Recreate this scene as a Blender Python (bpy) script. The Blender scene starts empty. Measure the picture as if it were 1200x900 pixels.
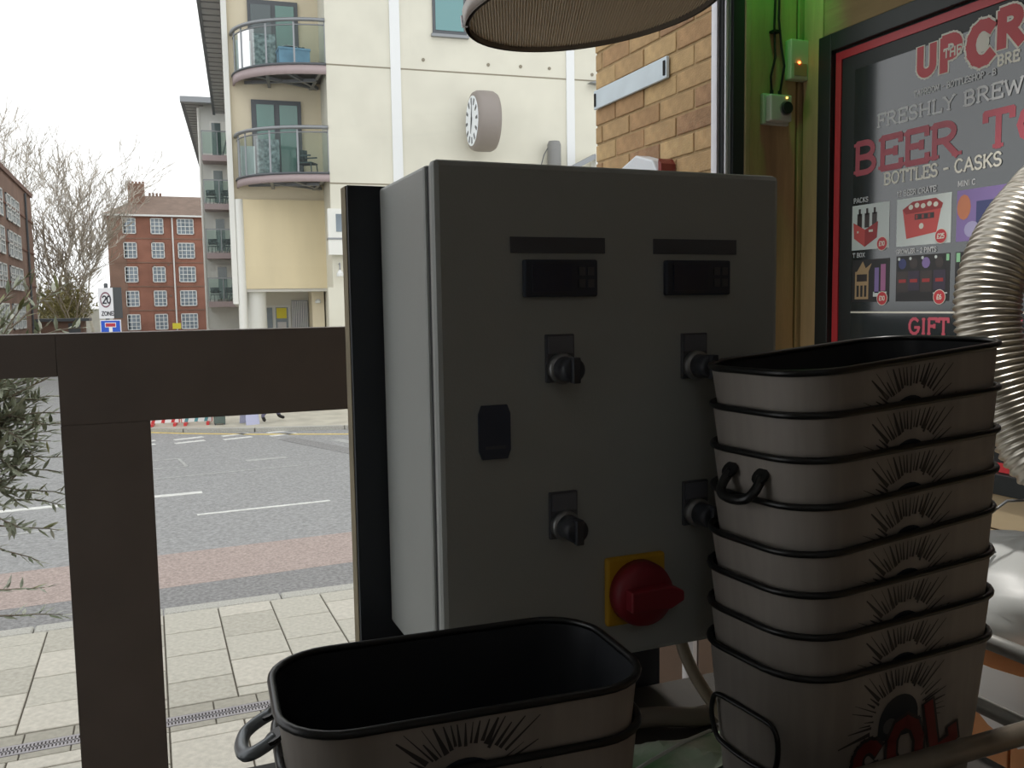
import bpy, math, random
from mathutils import Vector, Matrix, noise

sc = bpy.context.scene
col = sc.collection
R = math.radians
PI = math.pi
random.seed(7)

# ------------------------------------------------------------------ camera, sky, exposure
def cam_axes(pitch, roll, yaw):
    cy, sy = math.cos(yaw), math.sin(yaw)
    fwd = Vector((sy*math.cos(pitch), cy*math.cos(pitch), -math.sin(pitch)))
    right = Vector((cy, -sy, 0))
    up = right.cross(fwd)
    c, s = math.cos(roll), math.sin(roll)
    return right*c + up*s, -right*s + up*c, fwd
rt, up, fw = cam_axes(R(5.13), R(-.90), R(22.27))
cd = bpy.data.cameras.new('camera')
cd.sensor_width = 36; cd.lens = 31.05; cd.clip_start = .02; cd.clip_end = 600
cam = bpy.data.objects.new('camera', cd); col.objects.link(cam)
cam.matrix_world = Matrix(((rt.x, up.x, -fw.x, 0), (rt.y, up.y, -fw.y, 0), (rt.z, up.z, -fw.z, 2.35), (0, 0, 0, 1)))
sc.camera = cam

w = bpy.data.worlds.new('overcast_sky'); sc.world = w; w.use_nodes = True
bgn = w.node_tree.nodes['Background']
bgn.inputs[0].default_value = (.97, .985, 1.0, 1); bgn.inputs[1].default_value = 1.0
sc.view_settings.view_transform = 'Standard'; sc.view_settings.look = 'None'
sc.view_settings.gamma = 1; sc.view_settings.use_curve_mapping = False
sc.view_settings.exposure = .62

# ------------------------------------------------------------------ helpers
def srgb(r, g, b):
    def c(x):
        x /= 255.
        return x/12.92 if x <= .04045 else ((x+.055)/1.055)**2.4
    return (c(r), c(g), c(b), 1)

MATS = {}
def mat(name, color, rough=.6, metal=0., var=0., vscale=8., bump=0., bscale=40., spec=.5, stretch=None, color2=None, emit=None, estr=1.):
    if name in MATS: return MATS[name]
    m = bpy.data.materials.new(name); m.use_nodes = True
    nt = m.node_tree; b = nt.nodes['Principled BSDF']
    b.inputs['Base Color'].default_value = color
    b.inputs['Roughness'].default_value = rough
    b.inputs['Metallic'].default_value = metal
    b.inputs['Specular IOR Level'].default_value = spec
    if emit:
        b.inputs['Emission Color'].default_value = emit; b.inputs['Emission Strength'].default_value = estr
    if var or bump or color2:
        tc = nt.nodes.new('ShaderNodeTexCoord'); mp = nt.nodes.new('ShaderNodeMapping')
        nt.links.new(tc.outputs['Object'], mp.inputs['Vector'])
        if stretch: mp.inputs['Scale'].default_value = stretch
    if var or color2:
        n = nt.nodes.new('ShaderNodeTexNoise'); n.inputs['Scale'].default_value = vscale; n.inputs['Detail'].default_value = 6
        nt.links.new(mp.outputs[0], n.inputs['Vector'])
        rp = nt.nodes.new('ShaderNodeValToRGB')
        c1 = color2 or tuple(x*(1-var) for x in color[:3])+(1,)
        c2 = color if color2 else tuple(min(1, x*(1+var)) for x in color[:3])+(1,)
        rp.color_ramp.elements[0].position = .32; rp.color_ramp.elements[1].position = .68
        rp.color_ramp.elements[0].color = c1; rp.color_ramp.elements[1].color = c2
        nt.links.new(n.outputs['Fac'], rp.inputs['Fac']); nt.links.new(rp.outputs[0], b.inputs['Base Color'])
    if bump:
        n2 = nt.nodes.new('ShaderNodeTexNoise'); n2.inputs['Scale'].default_value = bscale; n2.inputs['Detail'].default_value = 4
        nt.links.new(mp.outputs[0], n2.inputs['Vector'])
        bp = nt.nodes.new('ShaderNodeBump'); bp.inputs['Strength'].default_value = bump; bp.inputs['Distance'].default_value = .01
        nt.links.new(n2.outputs['Fac'], bp.inputs['Height']); nt.links.new(bp.outputs[0], b.inputs['Normal'])
    MATS[name] = m
    return m

def glass_mat(name, tint=(1, 1, 1, 1), refl=.06, gloss_rough=.0):
    if name in MATS: return MATS[name]
    m = bpy.data.materials.new(name); m.use_nodes = True
    nt = m.node_tree; nt.nodes.clear()
    o = nt.nodes.new('ShaderNodeOutputMaterial'); t = nt.nodes.new('ShaderNodeBsdfTransparent'); g = nt.nodes.new('ShaderNodeBsdfGlossy')
    mx = nt.nodes.new('ShaderNodeMixShader'); lw = nt.nodes.new('ShaderNodeFresnel'); lw.inputs[0].default_value = 1.0+refl*7
    t.inputs[0].default_value = tint; g.inputs['Roughness'].default_value = gloss_rough
    nt.links.new(lw.outputs[0], mx.inputs[0]); nt.links.new(t.outputs[0], mx.inputs[1]); nt.links.new(g.outputs[0], mx.inputs[2]); nt.links.new(mx.outputs[0], o.inputs[0])
    MATS[name] = m
    return m

class MB:
    """collects shapes; build() links them as one mesh object"""
    def __init__(s, T=None):
        s.v = []; s.f = []; s.T = T
    def add(s, vs, fs):
        o = len(s.v)
        s.v += [tuple(s.T(*p)) if s.T else tuple(p) for p in vs]
        s.f += [tuple(o+i for i in f) for f in fs]
        return s
    def box(s, x0, x1, y0, y1, z0, z1):
        vs = [(x, y, z) for z in (z0, z1) for y in (y0, y1) for x in (x0, x1)]
        return s.add(vs, [(0, 2, 3, 1), (4, 5, 7, 6), (0, 1, 5, 4), (2, 6, 7, 3), (0, 4, 6, 2), (1, 3, 7, 5)])
    def cbox(s, x0, x1, y0, y1, z0, z1, c):
        """box whose upright edges along z are chamfered on the top face"""
        vs = [(x0, y0, z0), (x1, y0, z0), (x1, y1, z0), (x0, y1, z0),
              (x0, y0, z1-c), (x1, y0, z1-c), (x1, y1, z1-c), (x0, y1, z1-c),
              (x0+c, y0+c, z1), (x1-c, y0+c, z1), (x1-c, y1-c, z1), (x0+c, y1-c, z1)]
        fs = [(3, 2, 1, 0), (8, 9, 10, 11)]
        for i in range(4):
            j = (i+1) % 4
            fs += [(i, j, 4+j, 4+i), (4+i, 4+j, 8+j, 8+i)]
        return s.add(vs, fs)
    def tube(s, pts, r, n=8, closed=False, caps=True, flat=1.):
        pts = [Vector(p) for p in pts]; N = len(pts)
        rs = r if isinstance(r, (list, tuple)) else [r]*N
        vs = []; fs = []; u = None
        for i, p in enumerate(pts):
            if closed: t = pts[(i+1) % N]-pts[i-1]
            else: t = pts[min(i+1, N-1)]-pts[max(i-1, 0)]
            if t.length < 1e-9: t = Vector((0, 0, 1))
            t.normalize()
            if u is None:
                a = Vector((0, 0, 1)) if abs(t.z) < .9 else Vector((1, 0, 0))
                u = t.cross(a).normalized()
            else:
                u = (u-t*u.dot(t)).normalized()
            b = t.cross(u)
            for k in range(n):
                a = 2*PI*k/n
                vs.append(p+u*(rs[i]*math.cos(a))+b*(rs[i]*math.sin(a)*flat))
        m = N if closed else N-1
        for i in range(m):
            j = (i+1) % N
            for k in range(n):
                l = (k+1) % n
                fs.append((i*n+k, i*n+l, j*n+l, j*n+k))
        if caps and not closed:
            fs.append(tuple(range(n-1, -1, -1))); fs.append(tuple((N-1)*n+k for k in range(n)))
        return s.add(vs, fs)
    def bar(s, a, b, wx, wz=None):
        """square bar from a to b"""
        wz = wz or wx
        a = Vector(a); b = Vector(b); t = (b-a).normalized()
        q = Vector((0, 0, 1)) if abs(t.z) < .95 else Vector((1, 0, 0))
        u = t.cross(q).normalized()*wx/2; v = u.cross(t).normalized()*wz/2
        vs = [p+su*u+sv*v for p in (a, b) for su, sv in ((-1, -1), (1, -1), (1, 1), (-1, 1))]
        return s.add(vs, [(3, 2, 1, 0), (4, 5, 6, 7), (0, 1, 5, 4), (1, 2, 6, 5), (2, 3, 7, 6), (3, 0, 4, 7)])
    def lathe(s, prof, c=(0, 0, 0), ax=(0, 0, 1), n=32, cap0=True, cap1=True):
        ax = Vector(ax).normalized(); c = Vector(c)
        q = Vector((1, 0, 0)) if abs(ax.x) < .9 else Vector((0, 1, 0))
        u = ax.cross(q).normalized(); v = ax.cross(u)
        vs = []; fs = []
        for r, h in prof:
            for k in range(n):
                a = 2*PI*k/n
                vs.append(c+ax*h+u*(r*math.cos(a))+v*(r*math.sin(a)))
        for i in range(len(prof)-1):
            for k in range(n):
                l = (k+1) % n
                fs.append((i*n+k, i*n+l, (i+1)*n+l, (i+1)*n+k))
        if cap0: fs.append(tuple(range(n-1, -1, -1)))
        if cap1: fs.append(tuple((len(prof)-1)*n+k for k in range(n)))
        return s.add(vs, fs)
    def prism(s, poly, P, d0, d1):
        """polygon (x,y) mapped by P(x,y,d), from depth d0 to d1"""
        n = len(poly)
        vs = [P(x, y, d0) for x, y in poly]+[P(x, y, d1) for x, y in poly]
        fs = [tuple(range(n-1, -1, -1)), tuple(range(n, 2*n))]
        for i in range(n):
            j = (i+1) % n
            fs.append((i, j, n+j, n+i))
        return s.add(vs, fs)
    def face(s, poly, P, d):
        return s.add([P(x, y, d) for x, y in poly], [tuple(range(len(poly)))])
    def build(s, name, m, parent=None, smooth=False, bevel=0):
        me = bpy.data.meshes.new(name); me.from_pydata(s.v, [], s.f); me.update()
        import bmesh
        bm = bmesh.new(); bm.from_mesh(me); bmesh.ops.recalc_face_normals(bm, faces=bm.faces); bm.to_mesh(me); bm.free()
        if smooth:
            for p in me.polygons: p.use_smooth = True
        me.materials.append(m)
        o = bpy.data.objects.new(name, me); col.objects.link(o)
        if parent: o.parent = parent
        if bevel:
            bv = o.modifiers.new('bevel', 'BEVEL'); bv.width = bevel; bv.segments = 2; bv.limit_method = 'ANGLE'
        return o

def empty(name, loc=(0, 0, 0), rot=(0, 0, 0)):
    o = bpy.data.objects.new(name, None); col.objects.link(o)
    o.location = loc; o.rotation_euler = rot; o.empty_display_size = .1
    return o
def tag(o, label=None, cat=None, group=None, kind=None):
    if label: o['label'] = label
    if cat: o['category'] = cat
    if group: o['group'] = group
    if kind: o['kind'] = kind
    return o
def thing(name, label, cat, loc=(0, 0, 0), rot=(0, 0, 0), group=None):
    return tag(empty(name, loc, rot), label, cat, group)
def struct(o, label=None):
    o['kind'] = 'structure'
    if label: o['label'] = label
    return o
def inst(src, parent, loc=(0, 0, 0), rot=(0, 0, 0), scale=(1, 1, 1), name=None):
    c = src.copy(); col.objects.link(c); c.parent = parent
    c.location = loc; c.rotation_euler = rot; c.scale = scale
    return c
def circle(cx, cy, rx, ry, a0=0, a1=360, n=24):
    return [(cx+rx*math.cos(R(a0+(a1-a0)*i/n)), cy+ry*math.sin(R(a0+(a1-a0)*i/n))) for i in range(n+1)]
def disc(cx, cy, rx, ry=None, n=24):
    return circle(cx, cy, rx, ry or rx, 0, 360, n)[:-1]

# slab-serif stroke lettering: width, strokes, serif points
def A_(*a): return circle(*a, n=10)
GL = {
 'A': (.9, [[(.08, 0), (.45, 1), (.82, 0)], [(.2, .33), (.7, .33)]], [(.08, 0), (.82, 0)]),
 'B': (.8, [[(.15, 0), (.15, 1)], [(.15, 1), (.4, 1)]+A_(.4, .76, .25, .24, 90, -90)+[(.15, .52)], [(.4, .52)]+A_(.4, .26, .3, .26, 90, -90)+[(.15, 0)]], [(.15, 0), (.15, 1)]),
 'C': (.85, [A_(.45, .5, .36, .5, 45, 315)], []),
 'D': (.85, [[(.15, 0), (.15, 1)], [(.15, 1)]+A_(.38, .5, .36, .5, 90, -90)+[(.15, 0)]], [(.15, 0), (.15, 1)]),
 'E': (.75, [[(.7, 1), (.15, 1), (.15, 0), (.72, 0)], [(.15, .52), (.55, .52)], [(.7, 1), (.7, .82)], [(.72, 0), (.72, .2)], [(.55, .62), (.55, .42)]], [(.15, 0), (.15, 1)]),
 'F': (.72, [[(.68, 1), (.15, 1), (.15, 0)], [(.15, .52), (.53, .52)], [(.68, 1), (.68, .82)], [(.53, .62), (.53, .42)]], [(.15, 0), (.15, 1)]),
 'G': (.88, [A_(.45, .5, .36, .5, 45, 350), [(.5, .42), (.81, .42)]], []),
 'H': (.9, [[(.15, 0), (.15, 1)], [(.75, 0), (.75, 1)], [(.15, .5), (.75, .5)]], [(.15, 0), (.15, 1), (.75, 0), (.75, 1)]),
 'I': (.4, [[(.2, 0), (.2, 1)]], [(.2, 0), (.2, 1)]),
 'K': (.85, [[(.15, 0), (.15, 1)], [(.72, 1), (.2, .45)], [(.33, .58), (.75, 0)]], [(.15, 0), (.15, 1), (.72, 1), (.75, 0)]),
 'L': (.72, [[(.15, 1), (.15, 0), (.68, 0), (.68, .22)]], [(.15, 1), (.15, 0)]),
 'M': (1.05, [[(.13, 0), (.15, 1), (.52, .2), (.89, 1), (.91, 0)]], [(.13, 0), (.91, 0), (.15, 1), (.89, 1)]),
 'N': (.92, [[(.15, 0), (.15, 1), (.77, 0), (.77, 1)]], [(.15, 0), (.15, 1), (.77, 1)]),
 'O': (.9, [A_(.45, .5, .37, .5, 0, 360)], []),
 'P': (.8, [[(.15, 0), (.15, 1)], [(.15, 1), (.4, 1)]+A_(.4, .73, .28, .27, 90, -90)+[(.15, .46)]], [(.15, 0), (.15, 1)]),
 'R': (.85, [[(.15, 0), (.15, 1)], [(.15, 1), (.4, 1)]+A_(.4, .75, .27, .25, 90, -90)+[(.15, .5)], [(.4, .5), (.76, 0)]], [(.15, 0), (.15, 1), (.76, 0)]),
 'S': (.75, [A_(.38, .74, .26, .26, 20, 270)+A_(.38, .25, .28, .25, 90, -160)], []),
 'T': (.8, [[(.08, .8), (.08, 1), (.72, 1), (.72, .8)], [(.4, 1), (.4, 0)]], [(.4, 0)]),
 'U': (.88, [[(.15, 1), (.15, .3)]+A_(.44, .3, .29, .3, 180, 360)+[(.73, .3), (.73, 1)]], [(.15, 1), (.73, 1)]),
 'W': (1.15, [[(.08, 1), (.33, 0), (.58, .85), (.82, 0), (1.07, 1)]], [(.08, 1), (1.07, 1)]),
 'X': (.85, [[(.1, 0), (.75, 1)], [(.1, 1), (.75, 0)]], [(.1, 0), (.75, 1), (.1, 1), (.75, 0)]),
 'Y': (.85, [[(.1, 1), (.43, .48), (.76, 1)], [(.43, .48), (.43, 0)]], [(.1, 1), (.76, 1), (.43, 0)]),
 'Z': (.75, [[(.1, 1), (.65, 1), (.1, 0), (.65, 0)]], []),
 '-': (.6, [[(.1, .45), (.5, .45)]], []), ' ': (.45, [], []), '!': (.35, [[(.18, .3), (.18, 1)], [(.18, 0), (.18, .1)]], []),
 '0': (.65, [A_(.33, .5, .25, .5, 0, 360)], []), '1': (.45, [[(.08, .8), (.25, 1), (.25, 0)]], []),
 '2': (.65, [A_(.33, .74, .24, .26, 170, -30)+[(.08, 0), (.6, 0)]], []),
 '5': (.65, [[(.55, 1), (.13, 1), (.11, .55)]+A_(.3, .32, .27, .32, 120, -150)], []),
 '6': (.65, [A_(.34, .3, .25, .3, 0, 360), [(.09, .35), (.2, .8), (.5, 1)]], []),
 '9': (.65, [A_(.33, .7, .25, .3, 0, 360), [(.58, .65), (.48, .2), (.15, 0)]], []),
 '£': (.65, [A_(.36, .72, .2, .28, 20, 180)+[(.16, .3), (.06, 0), (.6, 0)], [(.04, .42), (.42, .42)]], []),
}
def text_width(t, h, track=0.): return sum(GL[c][0]*h+track*h for c in t)
def letters(mb, t, x, y, h, P, d, th=.13, serif=True, track=0., wid=1., slant=0., hs=None):
    """stroke letters as flat quads; P maps (x,y,d)"""
    cnt = [0]
    def seg(a, b, hw, ext):
        ax, ay = a; bx, by = b
        L = math.hypot(bx-ax, by-ay)
        if L < 1e-9: return
        ux, uy = (bx-ax)/L, (by-ay)/L
        ax -= ux*ext; ay -= uy*ext; bx += ux*ext; by += uy*ext
        nx, ny = -uy*hw, ux*hw
        mb.face([(ax-nx, ay-ny), (bx-nx, by-ny), (bx+nx, by+ny), (ax+nx, ay+ny)], P, d+cnt[0]*8e-6); cnt[0] += 1
    for i, c in enumerate(t):
        wd, st, sf = GL[c]
        hh = hs[i] if hs else h
        def q(p): return (x+p[0]*hh*wid+slant*p[1]*hh, y+p[1]*hh)
        hw = th*hh/2
        for pl in st:
            for k in range(len(pl)-1):
                seg(q(pl[k]), q(pl[k+1]), hw, hw*.55)
        if serif:
            for p in sf:
                yy = .035 if p[1] < .5 else .965
                a = q((p[0]-.13, yy)); b = q((p[0]+.13, yy))
                seg(a, b, hw*.55, 0)
        x += (wd*wid+track)*hh
    return x
def catmull(P, n):
    out = []
    P = [P[0]*2-P[1]]+P+[P[-1]*2-P[-2]]
    for i in range(1, len(P)-2):
        for k in range(n):
            t_ = k/n; a, b, c, d = P[i-1:i+3]
            out.append(.5*((2*b)+(c-a)*t_+(2*a-5*b+4*c-d)*t_*t_+(3*b-a-3*c+d)*t_**3))
    out.append(P[-2]); return out

# ------------------------------------------------------------------ materials
m_paver = [mat('paver_stone_a', srgb(176, 172, 160), .85, var=.12, vscale=30, bump=.25, bscale=180),
           mat('paver_stone_b', srgb(184, 179, 167), .85, var=.12, vscale=24, bump=.25, bscale=180),
           mat('paver_stone_c', srgb(168, 164, 152), .85, var=.14, vscale=27, bump=.25, bscale=180)]
m_mortar = mat('paver_joint', srgb(92, 86, 76), .95, var=.2, vscale=20)
m_kerb = mat('kerb_granite', srgb(168, 166, 158), .85, var=.2, vscale=60, bump=.3, bscale=120)
m_asphalt = mat('asphalt', srgb(142, 142, 141), .9, var=.24, vscale=26, bump=.5, bscale=120)
m_asphalt_band = mat('worn_chippings', srgb(160, 145, 138), .9, var=.25, vscale=38, bump=.6, bscale=110)
m_asphalt_dark = mat('asphalt_gutter', srgb(128, 127, 126), .9, var=.3, vscale=30, bump=.5, bscale=120)
m_paint = mat('road_paint', srgb(205, 205, 200), .8, var=.15, vscale=14)
m_paint_worn = mat('road_paint_worn', srgb(160, 160, 157), .85, var=.18, vscale=18)
m_yellow = mat('yellow_line_paint', srgb(200, 178, 110), .8, var=.2, vscale=10)
m_drain = mat('drain_grating', srgb(150, 146, 148), .6, .3, var=.1)
m_black = mat('black_void', srgb(20, 20, 20), .9)
m_farpave = mat('far_paving', srgb(178, 173, 158), .85, var=.14, vscale=2.5)
m_grass = mat('grass_verge', srgb(120, 128, 84), .95, var=.25, vscale=3)
m_cream = mat('cream_render', srgb(214, 211, 196), .9, var=.05, vscale=.9, bump=.1, bscale=30)
m_beige = mat('beige_render', srgb(216, 205, 180), .9, var=.07, vscale=.8, stretch=(1, 1, .35))
m_white = mat('white_render', srgb(226, 226, 220), .85, var=.03, vscale=1)
m_pilaster = mat('white_flashing', srgb(226, 228, 228), .6)
m_joint = mat('render_joint', srgb(140, 133, 116), .9)
m_mauve = mat('mauve_fascia', srgb(166, 150, 150), .6)
m_steel = mat('grey_steel', srgb(140, 143, 146), .4, .5)
m_dkgrey = mat('dark_grey_frame', srgb(84, 88, 92), .5)
m_underside = mat('deck_underside', srgb(120, 118, 118), .8)
m_glass = glass_mat('balcony_glass', (.78, .86, .83, 1), .05)
m_pane = mat('window_pane_dark', srgb(95, 108, 108), .08, spec=.8)
m_teal = mat('teal_window_pane', srgb(104, 148, 150), .1, spec=.7)
m_louvre = mat('louvre_grey', srgb(150, 150, 148), .6)
m_redbrick = mat('red_brick_far', srgb(142, 98, 82), .9, var=.16, vscale=.7)
m_brownbrick = mat('brown_brick_far', srgb(130, 103, 89), .9, var=.16, vscale=.7)
m_rooftile = mat('roof_tile', srgb(122, 104, 92), .9, var=.15, vscale=1.5)
m_whitewood = mat('white_sash', srgb(220, 221, 218), .6)
m_sash_glass = mat('sash_glass', srgb(120, 132, 142), .15, spec=.6, var=.25, vscale=1.2)
m_bark = mat('pale_bark', srgb(176, 168, 156), .95, var=.15, vscale=4)
m_bark2 = mat('brown_bark', srgb(146, 135, 120), .95, var=.15, vscale=4)

# ------------------------------------------------------------------ ground, pavement, road
o = MB().box(-140, 140, 7.3, 260, -.6, -.1).build('road', m_asphalt); struct(o, 'grey asphalt road')
road = o
struct(MB().box(-12, 12, 2.1, 7.2, -.4, -.012).build('pavement', m_mortar), 'pale paved footway outside the window')
pavement = bpy.data.objects['pavement']
# paving slabs, staggered columns 0.4 wide, rows 0.455 long
JX = .010
base = {}
def paver(x0, x1, y0, y1):
    k = (round(x1-x0, 3), round(y1-y0, 3))
    mi = random.randrange(3)
    if (k, mi) not in base:
        L, W = k
        o = MB().cbox(-L/2, L/2, -W/2, W/2, -.03, 0, .004).build('paver', m_paver[mi], pavement)
        base[(k, mi)] = o
    else:
        o = base[(k, mi)].copy(); col.objects.link(o)
    o.location = ((x0+x1)/2, (y0+y1)/2, random.uniform(-.002, .002))
    o.rotation_euler = (random.uniform(-.003, .003), random.uniform(-.003, .003), 0)
for ci in range(-9, 9):
    x0 = ci*.4+JX/2; x1 = (ci+1)*.4-JX/2
    ends = [7.2]
    y = 7.175 if ci % 2 == 0 else 6.96
    ends = [7.195, 6.955, 6.5, 6.045, 5.59] if ci % 2 else [7.195, 6.73, 6.275, 5.82]
    ends.append(5.455)
    for a, b in zip(ends, ends[1:]):
        paver(x0, x1, b+JX/2, a-JX/2)
    e2_ = [5.13, 4.99, 4.535, 4.08, 3.6] if ci % 2 == 0 else [5.13, 4.76, 4.305, 3.85]
    for a, b in zip(e2_, e2_[1:]):
        paver(x0, x1, b+JX/2, a-JX/2)
dr = struct(empty('drain_channel', (0, 0, 0)), 'slotted metal drain channel across the paving'); dr.parent = pavement
base2 = None
for i in range(-14, 15):
    for (ya, yb) in ((5.325, 5.45), (5.135, 5.205)):
        MB().cbox(i*.25+.004, i*.25+.246, ya, yb-.004, -.03, -.002, .003).build('channel_stone', mat('channel_stone', srgb(150, 146, 134), .85, var=.1, vscale=30), dr)
struct(MB().box(-3.5, 3.5, 5.21, 5.32, -.05, -.03).build('trench', m_black, dr))
g = MB()
for i in range(-190, 190):
    x = i*.0185
    g.box(x, x+.011, 5.213, 5.317, -.02, -.003)
g.box(-3.5, 3.5, 5.206, 5.224, -.02, -.002); g.box(-3.5, 3.5, 5.306, 5.324, -.02, -.002); g.box(-3.5, 3.5, 5.26, 5.272, -.02, -.003)
tag(g.build('grating', m_drain, dr), kind='stuff')
for i in range(-8, 9):
    MB().cbox(i*.9+.005, i*.9+.895, 7.2, 7.36+random.uniform(-.006, .006), -.3, .0, .012).build('kerb_stone', m_kerb, pavement)
# road surface bands and paint
def poly_slab(name, pts, z0, z1, m, parent=None):
    return MB().prism(pts, lambda x, y, d: (x, y, d), z0, z1).build(name, m, parent)
poly_slab('gutter_band', [(-30, 7.36), (30, 7.36), (30, 8.27), (6, 8.3), (1.6, 8.3), (0, 8.22), (-3, 8.15), (-30, 8.1)], -.11, -.097, m_asphalt_dark, road)
poly_slab('worn_band', [(-30, 8.1), (-3, 8.15), (0, 8.22), (1.6, 8.3), (6, 8.3), (30, 8.3), (30, 9.6), (2, 9.45), (0, 9.37), (-4, 9.3), (-30, 9.2)], -.11, -.096, m_asphalt_band, road)
def stripe(x0, y0, x1, y1, wd, m=m_paint, name='road_marking'):
    d = Vector((x1-x0, y1-y0)).normalized(); n = Vector((-d.y, d.x))*wd/2
    return poly_slab(name, [(x0-n.x, y0-n.y), (x1-n.x, y1-n.y), (x1+n.x, y1+n.y), (x0+n.x, y0+n.y)], -.105, -.094, m, road)
stripe(.43, 11.06, 2.03, 11.13, .07); stripe(2.6, 11.16, 4.2, 11.24, .07); stripe(-2.6, 10.95, -1.0, 11.0, .07, m_paint_worn)
stripe(-2.6, 12.3, .56, 12.43, .14); stripe(3.6, 12.6, 6.4, 12.75, .14)
stripe(-.04, 13.71, 2.1, 13.88, .05, m_paint_worn)
stripe(-.3, 14.55, .45, 14.6, .05, m_paint_worn); stripe(-.3, 15.4, .35, 15.45, .05, m_paint_worn); stripe(.45, 14.6, .35, 15.45, .05, m_paint_worn)
stripe(1.35, 14.7, 2.0, 14.75, .18, m_paint_worn)
stripe(2.3, 16.9, 3.35, 14.2, .35, m_asphalt_dark, 'trench_patch'); stripe(3.1, 16.3, 3.7, 15.1, .22, m_paint_worn)
for k in range(4):
    x = .35+(k-1)*.86
    stripe(x, 17.68+k*.06, x+.52, 17.86+k*.05, .13); stripe(x, 17.2+k*.06, x+.52, 17.36+k*.05, .13)
KERB = [(60, 9), (30, 12.8), (14, 15.6), (7, 16.9), (3.58, 17.72), (1.9, 18.23), (.6, 18.85), (-.04, 19.3), (-.7, 20.1), (-1.2, 21.4), (-1.5, 23.5), (-1.7, 27), (-1.9, 40), (-2.1, 100)]
fp = poly_slab('pavement_far', KERB+[(60, 100)], -.3, -.03, m_farpave); struct(fp, 'pale footway across the road')
for i in range(3, len(KERB)-2):
    (xa, ya), (xb, yb) = KERB[i], KERB[i+1]
    L = math.hypot(xb-xa, yb-ya); n = max(1, int(L/.9)) if L < 8 else 6
    dx, dy = (xb-xa)/L, (yb-ya)/L
    for k in range(n):
        t0 = k/n; t1 = (k+1)/n-.01/L
        p = [(xa+(xb-xa)*t0, ya+(yb-ya)*t0), (xa+(xb-xa)*t1, ya+(yb-ya)*t1)]
        q = [(x+dy*.02-dx*0, y-dx*.02) for x, y in p]; q2 = [(x-dy*.13, y+dx*.13) for x, y in p]
        poly_slab('kerb_stone', [q[0], q[1], q2[1], q2[0]], -.2, -.02, m_kerb, fp)
YL = [(20, 12.6), (7, 15.9), (3.4, 16.95), (1.84, 17.77), (.6, 18.55), (-.04, 19.05), (-.9, 19.9), (-1.45, 21.4)]
for (a, b) in zip(YL, YL[1:]): stripe(a[0], a[1], b[0], b[1], .12, m_yellow, 'yellow_line')
o = poly_slab('grass_verge', [(-14, 75.4), (-3.9, 75.4), (-3.9, 103), (-14, 103)], -.12, -.1+.02, m_grass); tag(o, 'strip of grass in front of the far trees', 'grass', kind='stuff')

# ------------------------------------------------------------------ yellow brick pier outside the window
m_yb = [mat('stock_brick_a', srgb(172, 142, 102), .9, var=.16, vscale=22, bump=.3, bscale=160),
        mat('stock_brick_b', srgb(164, 131, 94), .9, var=.18, vscale=22, bump=.3, bscale=160),
        mat('stock_brick_c', srgb(182, 153, 110), .9, var=.15, vscale=22, bump=.3, bscale=160),
        mat('stock_brick_d', srgb(150, 118, 88), .9, var=.25, vscale=18, bump=.3, bscale=160)]
m_ym = mat('pier_mortar', srgb(158, 134, 98), .95, var=.15, vscale=30)
pier = struct(MB().box(1.8045, 3.2, 2.12, 3.404, -.05, 4.6).build('wall_brick_pier', m_ym), 'yellow stock brick pier outside the window')
bb = {}
rest = MB()
nz = int(4.65/.075)
for k in range(nz):
    z = -.05+k*.075
    y = 2.12-(.1125 if k % 2 else 0)
    while y < 3.41:
        a = max(y, 2.12); b = min(y+.2155, 3.41)
        y += .225
        if b-a < .03: continue
        if 1.95 < z < 3.75:
            mi = random.choices(range(4), (5, 4, 4, 1.4))[0]
            key = (round(b-a, 3), mi)
            if key not in bb:
                bb[key] = MB().box(-.012, .03, -(b-a)/2, (b-a)/2, 0, .066).build('brick', m_yb[mi], pier, bevel=.003)
                o = bb[key]
            else:
                o = bb[key].copy(); col.objects.link(o)
            o.location = (1.812+random.uniform(-.0015, .002), (a+b)/2, z)
        else:
            rest.box(1.8, 1.83, a, b, z, z+.066)
    x = 1.8
    while x < 3.2:                                  # end face of the pier
        rest.box(x+.015, min(x+.2255, 3.2), 3.38, 3.41, z, z+.066); x += .225
tag(rest.build('brick_courses', m_yb[0], pier), kind='stuff')
t = thing('blank_sign_plate', 'long pale blue-grey metal plate screwed to the yellow brick pier', 'sign', (1.795, 3.11, 3.2))
m_plate = mat('pale_plate', srgb(196, 208, 214), .45, var=.06, vscale=9)
MB().box(-.012, .0, -.282, .285, -.037, .04).build('plate', m_plate, t, bevel=.002)
for yy in (-.268, .27): MB().box(-.016, -.011, yy-.006, yy+.006, -.026, .026).build('slot', m_black, t)
t = thing('alarm_box', 'white rounded alarm box with dark red side on the brick pier', 'alarm', (1.8, 2.97, 2.72))
MB().prism([(-.16, -.12), (.16, -.12), (.17, .08), (.12, .15), (.0, .185), (-.12, .15), (-.17, .08)], lambda x, y, d: (-d, x, y), 0, .065).build('cover', mat('alarm_white', srgb(210, 214, 218), .4), t, bevel=.006)
MB().prism([(-.185, -.12), (-.155, -.12), (-.155, .15), (-.175, .13)], lambda x, y, d: (-d, x, y), 0, .06).build('side_lens', mat('alarm_red', srgb(120, 50, 45), .3), t)

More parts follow.
